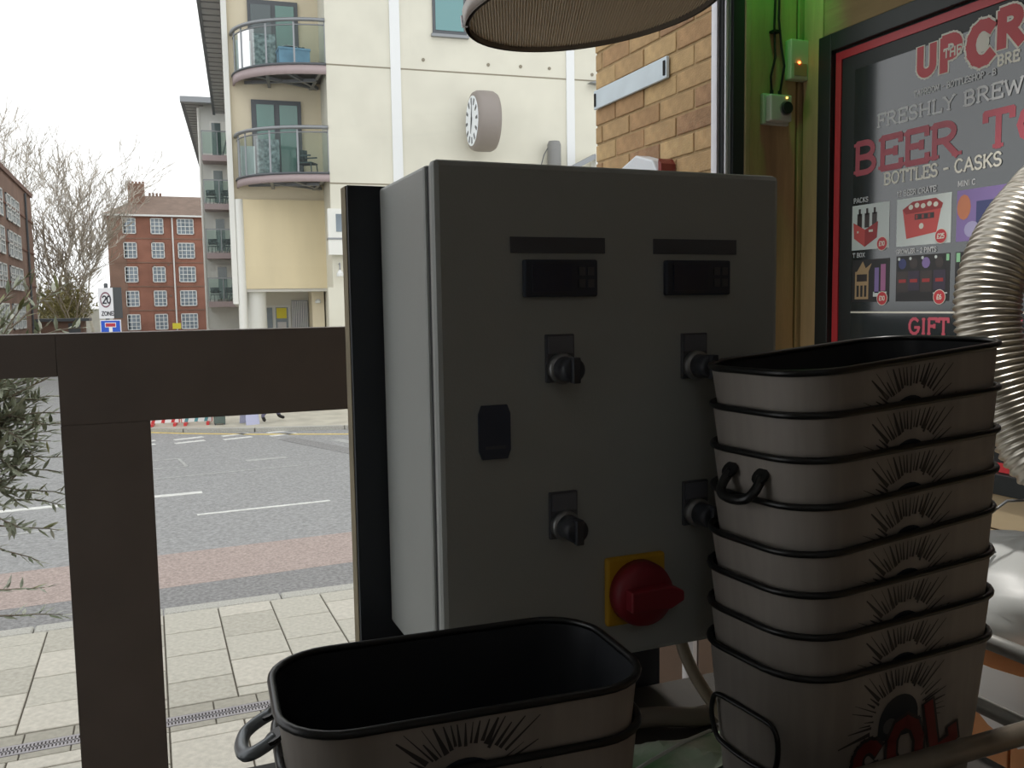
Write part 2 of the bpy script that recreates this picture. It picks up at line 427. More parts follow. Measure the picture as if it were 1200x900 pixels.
# ------------------------------------------------------------------ cream balcony building (own frame: a along wall, b away)
P0 = (5.005, 25.74); E1 = (.99566, -.0931); E2 = (.0931, .99566)
def B(a, b, z): return (P0[0]+a*E1[0]+b*E2[0], P0[1]+a*E1[1]+b*E2[1], z)
bld = thing('balcony_apartment_building', 'cream rendered apartment block with curved glass balconies', 'building', (0, 0, 0))
def bpart(name, m, parent=bld, smooth=False, bevel=0, **k): return lambda mb: mb.build(name, m, parent, smooth, bevel)
MB(B).box(0, 22, 0, 32.5, -.1, 14.4).build('wall_panel', m_cream, bld)
MB(B).box(-2.72, 0, 2.0, 32.5, 2.95, 14.4).build('recess_wall', m_beige, bld)
MB(B).box(-2.45, 0, 1.9, 2.02, 2.95, 5.62).build('lower_panel', mat('beige_panel', srgb(220, 206, 172), .9, var=.08, vscale=.9, stretch=(1, 1, .3)), bld)
MB(B).box(-2.80, -2.64, 1.85, 32.5, 2.5, 14.4).build('corner_strip', m_white, bld)
MB(B).box(-2.5, 0, 1.95, 3.2, 2.86, 2.96).build('soffit', mat('soffit_white', srgb(205, 203, 196), .8), bld)
MB(B).box(-2.6, 0, 4.2, 32.5, -.1, 2.95).build('ground_wall', mat('porch_wall', srgb(214, 212, 205), .9), bld)
MB(B).box(-.42, -.05, 2.6, 4.3, -.1, 2.9).build('porch_pier', m_beige, bld)
MB(B).box(-.16, .3, -.14, .02, -.1, 2.93).build('porch_panel', m_cream, bld)
MB(B).lathe([(.33, -.1), (.33, 2.86)], (-2.15, 2.45, 0), n=24, cap0=False, cap1=False).build('column', m_white, bld, True)
MB(B).lathe([(.13, -.1), (.13, 5.62)], (-2.52, 1.95, 0), n=20, cap0=False, cap1=False).build('downpipe_column', m_white, bld, True)
pw = MB(B).box(-1.98, -1.02, 4.14, 4.22, .9, 2.45).build('porch_window', m_whitewood, bld)
MB(B).box(-1.9, -1.6, 4.1, 4.16, .95, 2.38).build('pane', m_sash_glass, pw); MB(B).box(-1.5, -1.1, 4.1, 4.16, .95, 2.38).build('pane', m_sash_glass, pw)
MB(B).box(-1.47, -1.15, 4.07, 4.11, 2.02, 2.36).build('notice', mat('notice_yellow', srgb(214, 200, 60), .7), pw)
MB(B).box(-1.45, -1.17, 4.07, 4.11, 1.35, 1.9).build('notice', mat('notice_grey', srgb(190, 188, 190), .7), pw)
pb = MB(B).box(-.98, -.45, 4.12, 4.2, .9, 2.6).build('blind_window', m_sash_glass, bld)
bl_ = MB(B)
for i in range(9):
    MB(B).box(-.97+i*.058, -.94+i*.058, 4.06, 4.1, .9, 2.58).build('blind_slat', mat('blind_white', srgb(205, 205, 208), .7), pb)
lt = MB(B).lathe([(.09, 0), (.09, .06), (.05, .12)], (-.24, 2.55, 2.5), n=12).build('porch_lamp', m_whitewood, bld)
# pilasters, joint, holes
for a0, a1 in ((1.83, 2.12), (7.24, 7.5), (12.6, 12.86)):
    MB(B).box(a0, a1, -.05, .01, 0, 14.4).build('pilaster_strip', m_pilaster, bld)
for z in (9.215, 5.9): MB(B).box(.0, 22, -.006, .01, z-.02, z+.02).build('render_joint_line', m_joint, bld)
for a, z in ((2.8, 9.51), (4.77, 9.49), (5.78, 9.5), (6.7, 9.5), (8.1, 9.4)):
    MB(B).lathe([(.05, -.02), (.05, .02)], (a, 0, z), (0, 1, 0), 10).build('weep_hole', m_joint, bld)
def bwin(a0, a1, z0, z1, mg):
    f_ = MB(B).box(a0, a1, -.06, .02, z0, z1).build('window', m_dkgrey, bld)
    MB(B).box(a0+.08, a1-.1, -.075, -.055, z0+.13, z1-.05).build('pane', mg, f_)
    MB(B).box(a0-.05, a1+.05, -.12, .02, z0-.06, z0+.02).build('sill', m_steel, f_)
bwin(3.1, 4.12, 10.24, 12.2, m_teal); bwin(9.4, 10.5, 10.24, 12.2, m_teal)
# white box bay beside the recess
by = MB(B).box(-.12, .55, -.3, .0, 3.85, 5.15).build('bay_box', m_white, bld)
MB(B).box(-.14, .57, -.32, -.0, 4.28, 4.33).build('bay_trim', m_steel, by); MB(B).box(.1, .5, -.31, -.29, 4.5, 5.0).build('bay_pane', m_sash_glass, by)
lamp = MB(B).tube([(.18, -.02, 3.6), (.18, -.2, 3.62), (.18, -.22, 3.4)], .02, 6).build('wall_lamp_arm', m_steel, bld)
MB(B).lathe([(.03, .1), (.1, 0), (.1, -.08)], (.18, -.22, 3.32), n=12).build('wall_lamp_shade', m_whitewood, lamp)
# eaves with louvres
for i in range(43):
    b0_ = -2+i*.8
    MB(B).box(-3.65, -2.7, b0_, b0_+.62, 14.32, 14.5).build('eave_louvre', m_louvre, bld)
MB(B).box(-3.75, -3.6, -2.2, 32.5, 14.28, 14.62).build('eave_edge', m_dkgrey, bld)
MB(B).box(-3.6, 22, -1.0, 32.4, 14.45, 14.7).build('roof_deck', m_dkgrey, bld)

def curve_pts(n=18, a_l=-2.5, bl=2.0, a_r=.0, e=.0):
    """plan curve of a balcony edge from the recess wall to the front plane"""
    out = []
    for i in range(n+1):
        th = PI/2*i/n
        out.append((a_r+(a_l-e-a_r)*math.cos(th), bl-(bl+e-.04)*math.sin(th)))
    return out
def balcony(zb, zt, zr):
    # slab
    cv = curve_pts()
    MB(B).prism(cv+[(0, 2.0)], lambda x, y, d: (x, y, d), zt-.06, zt-.02).build('balcony_deck', m_underside, bld)
    fa = MB(B)
    c2 = curve_pts(e=.05)
    for i in range(len(c2)-1):
        (xa, ya), (xb, yb) = c2[i], c2[i+1]; (xc, yc), (xd, yd) = cv[i], cv[i+1]
        fa.add([(xa, ya, zb), (xb, yb, zb), (xb, yb, zt), (xa, ya, zt), (xc, yc, zb), (xd, yd, zb), (xd, yd, zt), (xc, yc, zt)],
               [(0, 1, 2, 3), (7, 6, 5, 4), (3, 2, 6, 7), (4, 5, 1, 0)])
    f_ = fa.build('balcony_fascia', m_mauve, bld, True)
    MB(B).tube([(x, y, zt+.02) for x, y in c2], .035, 6).build('fascia_lip', m_dkgrey, f_, True)
    for (p, q) in (((-1.9, 1.0), (-.1, 1.9)), ((-1.1, .3), (-.1, 1.9)), ((-.15, .1), (-.3, 1.95)), ((-2.2, 1.9), (-.2, .9)), ((-1.6, .7), (-1.5, 1.95))):
        MB(B).bar((p[0], p[1], zb+.1), (q[0], q[1], zb+.04), .09).build('balcony_brace', m_steel, bld)
    MB(B).tube([(x, y, zr) for x, y in curve_pts(e=.04)], .055, 8).build('balcony_rail', m_steel, bld, True)
    MB(B).tube([(x, y, zr-.13) for x, y in curve_pts(e=.0)], .02, 6).build('balcony_rail_lower', m_steel, bld, True)
    idx = (2, 5, 10, 14, 18)
    for k in idx:
        x, y = cv[k]
        MB(B).bar((x, y, zt), (x, y, zr), .05).build('balcony_post', m_steel, bld)
    prev = 0
    for k in idx:
        gm = MB(B)
        for i in range(prev, k):
            (xa, ya), (xb, yb) = cv[i], cv[i+1]
            gm.add([(xa, ya, zt+.08), (xb, yb, zt+.08), (xb, yb, zr-.15), (xa, ya, zr-.15)], [(0, 1, 2, 3)])
        gm.build('balcony_glass_panel', m_glass, bld, True)
        prev = k
def glazed_door(a0, a1, z0, z1, cells):
    d = MB(B).box(a0, a1, 1.9, 2.02, z0, z1).build('balcony_door', m_dkgrey, bld)
    for (u0, u1, mg) in cells:
        MB(B).box(a0+(a1-a0)*u0, a0+(a1-a0)*u1, 1.87, 1.92, z0+.1, z1-.14).build('door_pane', mg, d)
    return d
balcony(8.93, 9.19, 10.42); balcony(5.94, 6.16, 7.46)
m_dkpane = mat('door_pane_dark', srgb(76, 88, 90), .1, spec=.8); m_gnpane = mat('door_pane_green', srgb(92, 130, 122), .1, spec=.8)
glazed_door(-2.05, -.6, 9.16, 11.45, ((.06, .46, m_dkpane), (.55, .92, m_gnpane)))
glazed_door(-2.05, -.6, 6.14, 8.56, ((.1, .45, m_gnpane), (.56, .92, m_gnpane)))
for z in (9.2, 6.18):
    MB(B).box(-2.42, -2.0, 1.55, 1.6, z+.02, z+.95).build('privacy_panel', mat('privacy_white', srgb(216, 224, 226), .5), bld)
m_mosaic = mat('patterned_screen', srgb(150, 168, 170), .5, color2=srgb(62, 80, 84), vscale=9)
for z in (9.2, 6.18): MB(B).box(-1.95, -1.3, 1.45, 1.5, z+.02, z+1.15).build('patterned_screen', m_mosaic, bld)

def patio_chair(loc, rz, label, mcol, group='chairs on the apartment balconies', sc_=1.):
    t = thing('patio_chair', label, 'chair', loc, (0, 0, rz), group); t.scale = (sc_,)*3
    MB().box(-.24, .24, -.24, .24, .4, .44).build('seat', mcol, t, bevel=.01)
    bk = MB()
    for i in range(7):
        a0, a1 = R(200+i*20), R(220+i*20)
        bk.add([(.26*math.cos(a0), -.26*math.sin(a0), .5), (.26*math.cos(a1), -.26*math.sin(a1), .5), (.29*math.cos(a1), -.29*math.sin(a1), .85), (.29*math.cos(a0), -.29*math.sin(a0), .85)], [(0, 1, 2, 3)])
    bko = bk.build('backrest', mcol, t, True); sm = bko.modifiers.new('s', 'SOLIDIFY'); sm.thickness = .03
    for sx in (-1, 1):
        MB().box(sx*.24-.02, sx*.24+.02, -.22, .22, .6, .64).build('armrest', mcol, t)
        for sy in (-1, 1): MB().tube([(sx*.21, sy*.21, .42), (sx*.25, sy*.25, 0)], .018, 6).build('leg', mcol, t)
    return t
m_wick = mat('dark_wicker', srgb(70, 86, 88), .8, var=.2, vscale=40)
m_blue = mat('blue_cover', srgb(120, 156, 186), .7, var=.15, vscale=4)
patio_chair(B(-.55, 1.0, 6.16), 1.0, 'dark round-backed chair on the lower curved balcony', m_wick)
patio_chair(B(-.7, 1.2, 9.18), .3, 'dark chair standing behind the blue covered table', m_wick)
t = thing('balcony_table', 'blue covered table on the upper curved balcony', 'table', B(-.85, .75, 9.18))
MB().box(-.45, .45, -.3, .3, .5, .56).build('table_top', m_blue, t); MB().box(-.43, .43, -.28, .28, .12, .5).build('table_cover', m_blue, t)
for sx in (-1, 1):
    for sy in (-1, 1): MB().box(sx*.4-.02, sx*.4+.02, sy*.25-.02, sy*.25+.02, 0, .12).build('leg', m_wick, t)
t = thing('serving_tray', 'dark round tray on the blue covered balcony table', 'tray', B(-.95, .7, 9.74)); MB().lathe([(.02, 0), (.18, 0), (.24, .05), (.22, .05), (.17, .015)], n=20, cap0=True).build('dish', m_wick, t); MB().lathe([(.24, .045), (.25, .055), (.24, .06)], n=20, cap0=False, cap1=False).build('edge', m_whitewood, t)

# wall clock
ck = thing('wall_clock', 'large grey drum clock projecting from the cream wall', 'clock', B(4.33, -.95, 7.63), (0, 0, math.atan2(E1[1], E1[0])))
m_clk = mat('clock_case', srgb(140, 132, 126), .6)
MB().lathe([(.70, -.34), (.79, -.325), (.845, -.22), (.855, 0), (.845, .22), (.79, .325), (.70, .34)], (0, 0, 0), (1, 0, 0), 40).build('case', m_clk, ck, True)
for s in (-1, 1):
    fa = MB().lathe([(.70, s*.341), (.70, s*.352)], (0, 0, 0), (1, 0, 0), 40).build('face', mat('clock_face', srgb(235, 240, 245), .5), ck)
    Pc = lambda x, y, d, s=s: (s*(.352+d), s*x, y)
    for k in range(12):
        a = 2*PI*k/12; c_, s_ = math.sin(a), math.cos(a)
        MB().prism([(c_*.46-s_*.03, s_*.46+c_*.03), (c_*.46+s_*.03, s_*.46-c_*.03), (c_*.64+s_*.045, s_*.64-c_*.045), (c_*.64-s_*.045, s_*.64+c_*.045)], Pc, 0, .012).build('hour_mark', m_dkgrey, fa)
    for a, L, wd in ((R(8), .56, .035), (R(195), .36, .05)):
        c_, s_ = math.sin(a), math.cos(a)
        MB().prism([(-c_*.1-s_*wd, -s_*.1+c_*wd), (-c_*.1+s_*wd, -s_*.1-c_*wd), (c_*L, s_*L)], Pc, .012, .024).build('hand', m_dkgrey, fa)
for z in (-.25, .25): MB().tube([(0, .3, z), (0, .98, z)], .05, 8).build('bracket', m_dkgrey, ck)
# flood light and pipe low on the cream wall
t = thing('wall_floodlight', 'grey cylindrical wall light low on the cream wall', 'lamp', B(6.72, -.3, 6.75))
MB().lathe([(.19, -.45), (.21, -.4), (.21, .42), (.17, .52)], n=20).build('housing', mat('light_housing', srgb(128, 128, 126), .5), t, True)
MB().tube([(0, .0, 0), (0, .3, 0)], .05).build('bracket', m_steel, t); MB().tube([(-.22, 0, .3), (-.36, -.05, .1), (-.5, 0, -.4)], .015, 5).build('guy_wire', m_dkgrey, t)
t = thing('pipe_bracket', 'pale metal pipe elbow beside the brick pier on the cream wall', 'pipe', B(7.9, -.42, 6.7))
MB().bar((-.9, -.1, -.35), (.1, 0, .15), .16, .14).build('pipe', m_steel, t); MB().box(.1, .75, -.1, .25, -.3, .2).build('box_end', m_white, t)
t = thing('wall_vent_hood', 'small grey wedge vent on the cream wall above the blank plate', 'vent', B(8.35, 0, 9.1))
MB().prism([(-.45, 0), (.1, .12), (.1, -.03)], lambda x, y, d: (x, -d, y), 0, .25).build('hood', m_steel, t); MB().box(.05, .12, -.27, 0, -.05, .14).build('back_flange', m_dkgrey, t)

# ------------------------------------------------------------------ white balcony block further back
def BK(a, b, z, k=1.09): return B((a+2.587)*k-2.587, (b+26.09)*k-26.09, 2.35+(z-2.35)*k if z > .5 else z)
bk = thing('white_balcony_block', 'white apartment block with four stacked square balconies at the street end', 'building')
B0 = 29.45
MB(BK).box(-4.45, 3, B0+.05, B0+26, -.1, 14.3).build('wall_panel', mat('white_block_render', srgb(214, 215, 210), .9, var=.04, vscale=.5), bk)
for i in range(32):
    b0_ = B0-1.0+i*.8
    MB(BK).box(-5.25, -4.2, b0_, b0_+.6, 14.12, 14.28).build('eave_louvre', m_louvre, bk)
MB(BK).box(-5.4, -5.2, B0-1.2, B0+25, 14.1, 14.4).build('eave_edge', m_dkgrey, bk)
MB(BK).box(-5.4, 3, B0-1.4, B0-1.0, 14.05, 14.35).build('eave_front', m_steel, bk)
MB(BK).box(-5.2, 3, B0-1.0, B0+25, 14.28, 14.45).build('roof_deck', m_dkgrey, bk)
MB(BK).tube([(-4.5, B0-.1, 0), (-4.5, B0-.1, 14)], .07, 8).build('downpipe', m_white, bk)
for j, zf in enumerate((11.25, 8.5, 5.7, 2.9)):
    MB(BK).box(-4.35, -2.7, B0-1.3, B0+.05, zf-.42, zf-.1).build('balcony_slab', m_mauve, bk)
    MB(BK).box(-4.3, -2.75, B0-1.25, B0-1.22, zf, zf+1.2).build('balcony_glass_panel', m_glass, bk)
    MB(BK).bar((-4.35, B0-1.25, zf+1.25), (-2.7, B0-1.25, zf+1.25), .06).build('balcony_rail', m_steel, bk)
    for a in (-4.33, -3.5, -2.75): MB(BK).bar((a, B0-1.25, zf-.1), (a, B0-1.25, zf+1.25), .05).build('balcony_post', m_steel, bk)
    MB(BK).bar((-3.3, B0-1.2, zf-.4), (-2.75, B0-.05, zf-1.6) if False else (-2.75, B0-.05, zf+1.9), .06).build('tie_rod', m_steel, bk)
    dd = MB(BK).box(-3.9, -2.6, B0-.02, B0+.08, zf, zf+2.05).build('balcony_door', m_white, bk)
    MB(BK).box(-3.8, -3.3, B0-.05, B0, zf+.1, zf+1.95).build('door_pane', m_pane, dd)
lvl = ['topmost', 'second highest', 'third highest', 'lowest']
for j, zf in ((1, 8.5), (2, 5.7), (3, 2.9)):
    for k, a in enumerate((-3.95, -3.2)):
        patio_chair(BK(a, B0-.75, zf-.1), 2.6+k*.8, '%s dark chair on the %s balcony of the white block' % (('left-hand', 'right-hand')[k], lvl[j]), m_wick, 'chairs on the white block balconies', 1.05)

# ------------------------------------------------------------------ red brick flats at the end of the street
rb = thing('red_brick_flats', 'red brick block of flats with hipped roof and white sash windows', 'building')
YB = 110.9
MB().box(-3.8, 16, YB, YB+12, -.1, 13.2).build('wall_panel', m_redbrick, rb)
MB().box(-3.78, -1.95, YB-.04, YB+.1, -.1, 13.2).build('brown_corner_bay', m_brownbrick, rb)
roof = MB().add([(-4.3, YB-.5, 13.25), (16.5, YB-.5, 13.25), (16.5, YB+12.5, 13.25), (-4.3, YB+12.5, 13.25), (.4, YB+6, 15.9+.25), (16.5, YB+6, 16.15)],
                [(0, 1, 5, 4), (2, 3, 4, 5), (3, 0, 4), (1, 2, 5), (3, 2, 1, 0)]).build('roof', m_rooftile, rb)
MB().box(-4.35, 16.5, YB-.55, YB-.3, 13.08, 13.27).build('gutter', m_whitewood, rb)
ch = MB().box(-1.5, .35, YB+3, YB+5, 14.0, 17.2).build('chimney', m_brownbrick, rb)
for i in range(5): MB().lathe([(.14, 0), (.12, .35)], (-1.3+i*.38, YB+4, 17.2), n=8).build('chimney_pot', m_brownbrick, ch)
for i in range(4): MB().lathe([(.14, 0), (.12, .4)], (.9+i*.4, YB+6, 16.1), n=8).build('ridge_pot', m_brownbrick, roof)
MB().tube([(3.1, YB-.12, 0), (3.1, YB-.12, 13)], .09, 6).build('downpipe', m_whitewood, rb)
for zf in (10.6, 7.85, 5.1, 2.35): MB().box(-3.85, 16, YB-.06, YB+.1, zf-.06, zf+.06).build('string_course', m_brownbrick, rb)
def sash(parent, P, w_, h_, cols=3, rows=4):
    """white window with glazing bars; P maps (x, z, depth towards viewer)"""
    f_ = MB()
    f_.prism([(0, 0), (w_, 0), (w_, h_), (0, h_)], P, -.1, .04)
    f_ = f_.build('window', m_sash_glass, parent)
    fr = MB(); t_ = .09
    for (a, b, c, d) in ((0, w_, 0, t_), (0, w_, h_-t_, h_), (0, t_, 0, h_), (w_-t_, w_, 0, h_), (0, w_, h_*.5-.04, h_*.5+.04)):
        fr.prism([(a, c), (b, c), (b, d), (a, d)], P, .03, .1)
    fr.build('window_frame', m_whitewood, f_)
    gb = MB()
    for i in range(1, cols): gb.prism([(w_*i/cols-.035, 0), (w_*i/cols+.035, 0), (w_*i/cols+.035, h_), (w_*i/cols-.035, h_)], P, .03, .085)
    for i in range(1, rows): gb.prism([(0, h_*i/rows-.025), (w_, h_*i/rows-.025), (w_, h_*i/rows+.025), (0, h_*i/rows+.025)], P, .03, .08)
    gb.build('glazing_bar', m_whitewood, f_)
    return f_
for zf in (11.1, 8.32, 5.57, 2.8, .1):
    for (xa, w_, c_) in ((-2.2, 1.4, 3), (.75, 1.4, 3), (3.6, 1.85, 4), (7.0, 1.4, 3), (10, 1.4, 3)):
        P = lambda x, z, d, xa=xa, zf=zf: (xa+x, YB-d, zf+z)
        sash(rb, P, w_, 1.82, c_, 4)
for i, (x, z) in enumerate(((1.0, 10.3), (2.5, 7.6), (1.0, 7.5), (2.6, 4.0))): MB().box(x-.1, x+.1, YB-.08, YB, z-.1, z+.1).build('air_brick', m_rooftile, rb)
t = thing('yellow_notice', 'small yellow notice board at the foot of the red brick flats', 'sign', (3.0, YB-2.5, -.1))
MB().box(-.45, .45, -.05, .0, .3, .95).build('board', mat('notice_yellow', srgb(214, 200, 60), .7), t); MB().box(-.05, .05, 0, .06, 0, .9).build('post', m_steel, t)
# brown brick building on the left side of the street
lb = thing('brown_brick_flats', 'brown brick block with tall white windows at the left edge', 'building')
XL = -7.6
MB().box(-22, XL, 30, 74.5, -.1, 10.75).build('wall_panel', m_brownbrick, lb)
MB().box(-22.2, XL+.12, 29.8, 74.7, 10.75, 11.05).build('parapet', mat('parapet_brown', srgb(120, 92, 80), .9), lb)
for z in (8.9, 6.6, 4.2): MB().box(XL-.1, XL+.06, 30, 74.5, z-.05, z+.05).build('string_course', mat('string_brown', srgb(118, 82, 68), .9), lb)
for zf in (7.95, 5.75, 3.75, 1.3):
    for ya in (46.5, 54.0, 61.3):
        for k in range(3):
            P = lambda x, z, d, ya=ya+k*1.95, zf=zf: (XL+d, ya+x, zf+z)
            sash(lb, P, 1.75, 1.6 if zf != 3.75 else 1.45, 2, 3)
MB().tube([(XL+.1, 70.5, 0), (XL+.1, 70.5, 10.6)], .08, 6).build('downpipe', m_dkgrey, lb)
t = thing('garden_store', 'low brown brick store with flat grey roof under the bare trees', 'shed', (-5.6, 72, -.1))
MB().box(-1.6, 1.2, 0, 3, 0, 1.75).build('walls', m_brownbrick, t); MB().box(-1.9, 1.6, -.3, 3.2, 1.75, 1.95).build('flat_roof', m_dkgrey, t)
MB().box(.2, 1.0, -.04, .02, 0, 1.6).build('store_door', m_dkgrey, t)
t = thing('low_garden_wall', 'pale low wall behind the far bare trees', 'wall', (-5.5, 104, -.1))
MB().box(-9, 2, 0, .3, 0, 2.6).build('masonry', mat('pale_wall', srgb(190, 186, 178), .9, var=.1, vscale=1), t); MB().box(-9.1, 2.1, -.1, .4, 2.6, 2.75).build('coping', m_white, t)

# ------------------------------------------------------------------ bare trees
def bare_tree(name, label, loc, height, seed, mb_, lean=(0, 0), levels=6, spread=.45, fork=.2, stems=1, group='bare winter trees'):
    rnd = random.Random(seed)
    t = thing(name, label, 'tree', loc, group=group)
    tr = MB(); br = MB()
    def grow(p, d, L, r, lv):
        n = 4; pts = [p]; q = p.copy(); dd = d.copy(); ds = []
        for i in range(n):
            dd = (dd+Vector((rnd.uniform(-.15, .15), rnd.uniform(-.15, .15), rnd.uniform(-.02, .09)))).normalized()
            q = q+dd*L/n; pts.append(q.copy()); ds.append(dd.copy())
        r = max(r, .024); rs = [max(.02, r*(1-.3*i/n)) for i in range(n+1)]
        (tr if lv >= levels-1 else br).tube(pts, rs, 6 if lv > 3 else 3, caps=False)
        if lv == 0: return
        for i in range(2):
            a = rnd.uniform(0, 2*PI); side = Vector((math.cos(a), math.sin(a), rnd.uniform(-.15, .15)))
            grow(pts[-1], (dd+side*spread*rnd.uniform(.5, 1.2)).normalized(), L*rnd.uniform(.74, .93), rs[-1]*rnd.uniform(.66, .86), lv-1)
        for i in ((2,) if lv > 4 else (1, 2, 3) if lv > 1 else (1, 2)):
            if rnd.random() < .3: continue
            a = rnd.uniform(0, 2*PI); side = Vector((math.cos(a), math.sin(a), rnd.uniform(-.1, .2)))
            grow(pts[i], (ds[i-1]*.8+side*spread*1.9).normalized(), L*rnd.uniform(.4, .65), rs[i]*.45, max(0, lv-2 if lv < 5 else lv-3))
    for s_ in range(stems):
        off = Vector((rnd.uniform(-.5, .5), rnd.uniform(-.5, .5), 0))*(stems > 1)
        grow(off, Vector((lean[0]+off.x*.5, lean[1]+off.y*.5, 1)).normalized(), height*fork, height*.014/stems**.5, levels)
    tr.build('trunk', mb_, t, True); tag(br.build('branches', mb_, t), kind='stuff')
    return t
bare_tree('bare_tree', 'tallest bare pale-limbed tree rising behind the brown brick block', (-8.6, 90, -.1), 22, 3, m_bark, (.02, 0), 7, .5, .2, 2)
bare_tree('bare_tree', 'bare multi-stemmed tree just left of the speed zone sign', (-5.6, 80, -.1), 11.5, 11, m_bark2, (.03, 0), 6, .4, .21, 3)
bare_tree('bare_tree', 'bare slender tree against the corner of the red brick flats', (-5.2, 100, -.1), 14, 8, m_bark, (-.02, 0), 7, .36, .2)
bare_tree('bare_tree', 'bare spreading tree between the brown block and garden store', (-7.4, 84, -.1), 17.5, 23, m_bark, (.0, 0), 7, .45, .2, 2)
# ochre shrub mass
def twig_shrub(loc, w_, h_, n, seed, label, mcol):
    rnd = random.Random(seed)
    t = thing('winter_shrub', label, 'shrub', loc)
    s_ = MB(); l_ = MB()
    for i in range(n):
        a = rnd.uniform(0, 2*PI); rr = rnd.random()**.6
        top = Vector((math.cos(a)*rr*w_/2, math.sin(a)*rr*w_/2, h_*(1-.45*rr*rr)*rnd.uniform(.75, 1)))
        b_ = Vector((top.x*.25, top.y*.25, 0)); md = (b_+top)/2+Vector((rnd.uniform(-.2, .2), rnd.uniform(-.2, .2), .3))
        s_.tube([b_, md, top], [.05, .035, .012], 3, caps=False)
        for k in range(9):
            p = md+(top-md)*rnd.random()+Vector((rnd.uniform(-.25, .25), rnd.uniform(-.25, .25), rnd.uniform(-.3, .3)))
            d1 = Vector((rnd.uniform(-1, 1), rnd.uniform(-1, 1), rnd.uniform(-1, 1))).normalized()*rnd.uniform(.1, .2)
            d2 = Vector((rnd.uniform(-1, 1), rnd.uniform(-1, 1), rnd.uniform(-1, 1))).normalized()*.1
            l_.add([p-d1, p+d2, p+d1, p-d2], [(0, 1, 2, 3)])
    s_.build('stems', mcol, t); tag(l_.build('foliage', mcol, t), kind='stuff')
twig_shrub((-6.3, 84, -.1), 5.0, 6.0, 150, 4, 'ochre-green shrub below the bare trees', mat('ochre_twigs', srgb(142, 134, 92), .95, var=.25, vscale=3))
twig_shrub((-10.2, 92, -.1), 5.5, 7.5, 130, 9, 'dull green-brown thicket behind the garden store', mat('dull_twigs', srgb(128, 122, 96), .95, var=.25, vscale=3))

# ------------------------------------------------------------------ street sign
sg = thing('street_sign', 'grey post with twenty zone plate and blue dead-end sign', 'sign', (-1.13, 28.72, -.03))
MB().lathe([(.055, 0), (.055, 3.17), (.03, 3.2)], (.02, .1, 0), n=12).build('post', m_dkgrey, sg)
ang = R(-62)
def SP(c, a):
    ca, sa = math.cos(a), math.sin(a)
    return lambda x, z, d: (c[0]+x*ca+d*sa, c[1]+x*sa-d*ca, c[2]+z)
m_signw = mat('sign_white', srgb(228, 228, 230), .5); m_signr = mat('sign_red_dim', srgb(120, 70, 86), .5); m_signb = mat('sign_blue', srgb(30, 82, 190), .5); m_signk = mat('sign_black', srgb(36, 36, 44), .5)
pl = MB()
P = SP((-.0, -.02, 2.61), R(-28))
zo = MB().prism([(-.225, -.45), (.225, -.45), (.225, .45), (-.225, .45)], P, -.02, 0).build('zone_plate', m_signw, sg)
rg = MB()
for a, b in zip(circle(0, .1, .17, .23, 0, 360, 28), circle(0, .1, .17, .23, 0, 360, 28)[1:]):
    k = .82
    rg.face([a, b, (b[0]*k, .1+(b[1]-.1)*k), (a[0]*k, .1+(a[1]-.1)*k)], P, .004)
rg.build('zone_ring', m_signr, zo)
q = MB(); letters(q, '20', -.105, .0, .21, P, .005, th=.2, serif=False); letters(q, 'ZONE', -.15, -.36, .115, P, .005, th=.2, serif=False); q.build('zone_lettering', m_signk, zo)
P2 = SP((.16, .12, 2.61), R(-28+78))
MB().prism([(-.02, -.45), (.42, -.45), (.42, .47), (-.02, .47)], P2, -.02, 0).build('back_plate', m_dkgrey, sg)
P = SP((.1, -.08, 1.8), R(-20))
be = MB().prism([(-.3, -.32), (.3, -.32), (.3, .32), (-.3, .32)], P, -.02, 0).build('dead_end_plate', m_signw, sg)
MB().prism([(-.275, -.295), (.275, -.295), (.275, .295), (-.275, .295)], P, 0, .004).build('blue_field', m_signb, be)
MB().prism([(-.05, -.295), (.05, -.295), (.05, .14), (-.05, .14)], P, .004, .008).build('white_stem', m_signw, be)
MB().prism([(-.16, .1), (.16, .1), (.16, .24), (-.16, .24)], P, .004, .009).build('white_surround', m_signw, be)
MB().prism([(-.14, .12), (.14, .12), (.14, .22), (-.14, .22)], P, .009, .013).build('red_bar', mat('sign_red', srgb(176, 40, 60), .5), be)

# ------------------------------------------------------------------ things on the far pavement
m_bred = mat('barrier_red', srgb(196, 56, 56), .5); m_bwh = mat('barrier_white', srgb(228, 228, 226), .5); m_bteal = mat('barrier_teal', srgb(90, 150, 156), .5)
def barrier(loc, rz, label, mid):
    t = thing('pedestrian_barrier', label, 'barrier', loc, (0, 0, rz), 'red barriers across the road'); t.scale = (.55, .8, 1)
    MB().box(-.55, .55, -.025, .025, .88, .98).build('top_rail', m_bred, t)
    for x in (-.53, 0, .53): MB().box(x-.03, x+.03, -.025, .025, .05, .95).build('upright', m_bred, t)
    MB().box(-.5, .5, -.012, .012, .5, .86).build('mesh_panel', m_bred, t)
    rf = MB().box(-.53, .53, -.035, -.02, .06, .21).build('reflective_strip', m_bwh, t)
    for k in range(3): MB().prism([(-.45+k*.35, .06), (-.33+k*.35, .06), (-.25+k*.35, .21), (-.37+k*.35, .21)], lambda x, z, d: (x, -d, z), .035, .04).build('stripe', mid, rf)
    for x in (-.4, .4): MB().box(x-.05, x+.05, -.3, .3, 0, .06).build('foot', m_bred, t)
barrier((.2, 19.52, -.03), R(-6), 'red and white barrier nearest the window post', m_bred)
barrier((.84, 19.42, -.03), R(-6), 'red barrier with teal stripes beside the green bin', m_bteal)
t = thing('litter_bin', 'dark green square bin standing on the far pavement', 'bin', (1.27, 19.15, -.03))
mg = mat('bin_green', srgb(88, 102, 96), .6)
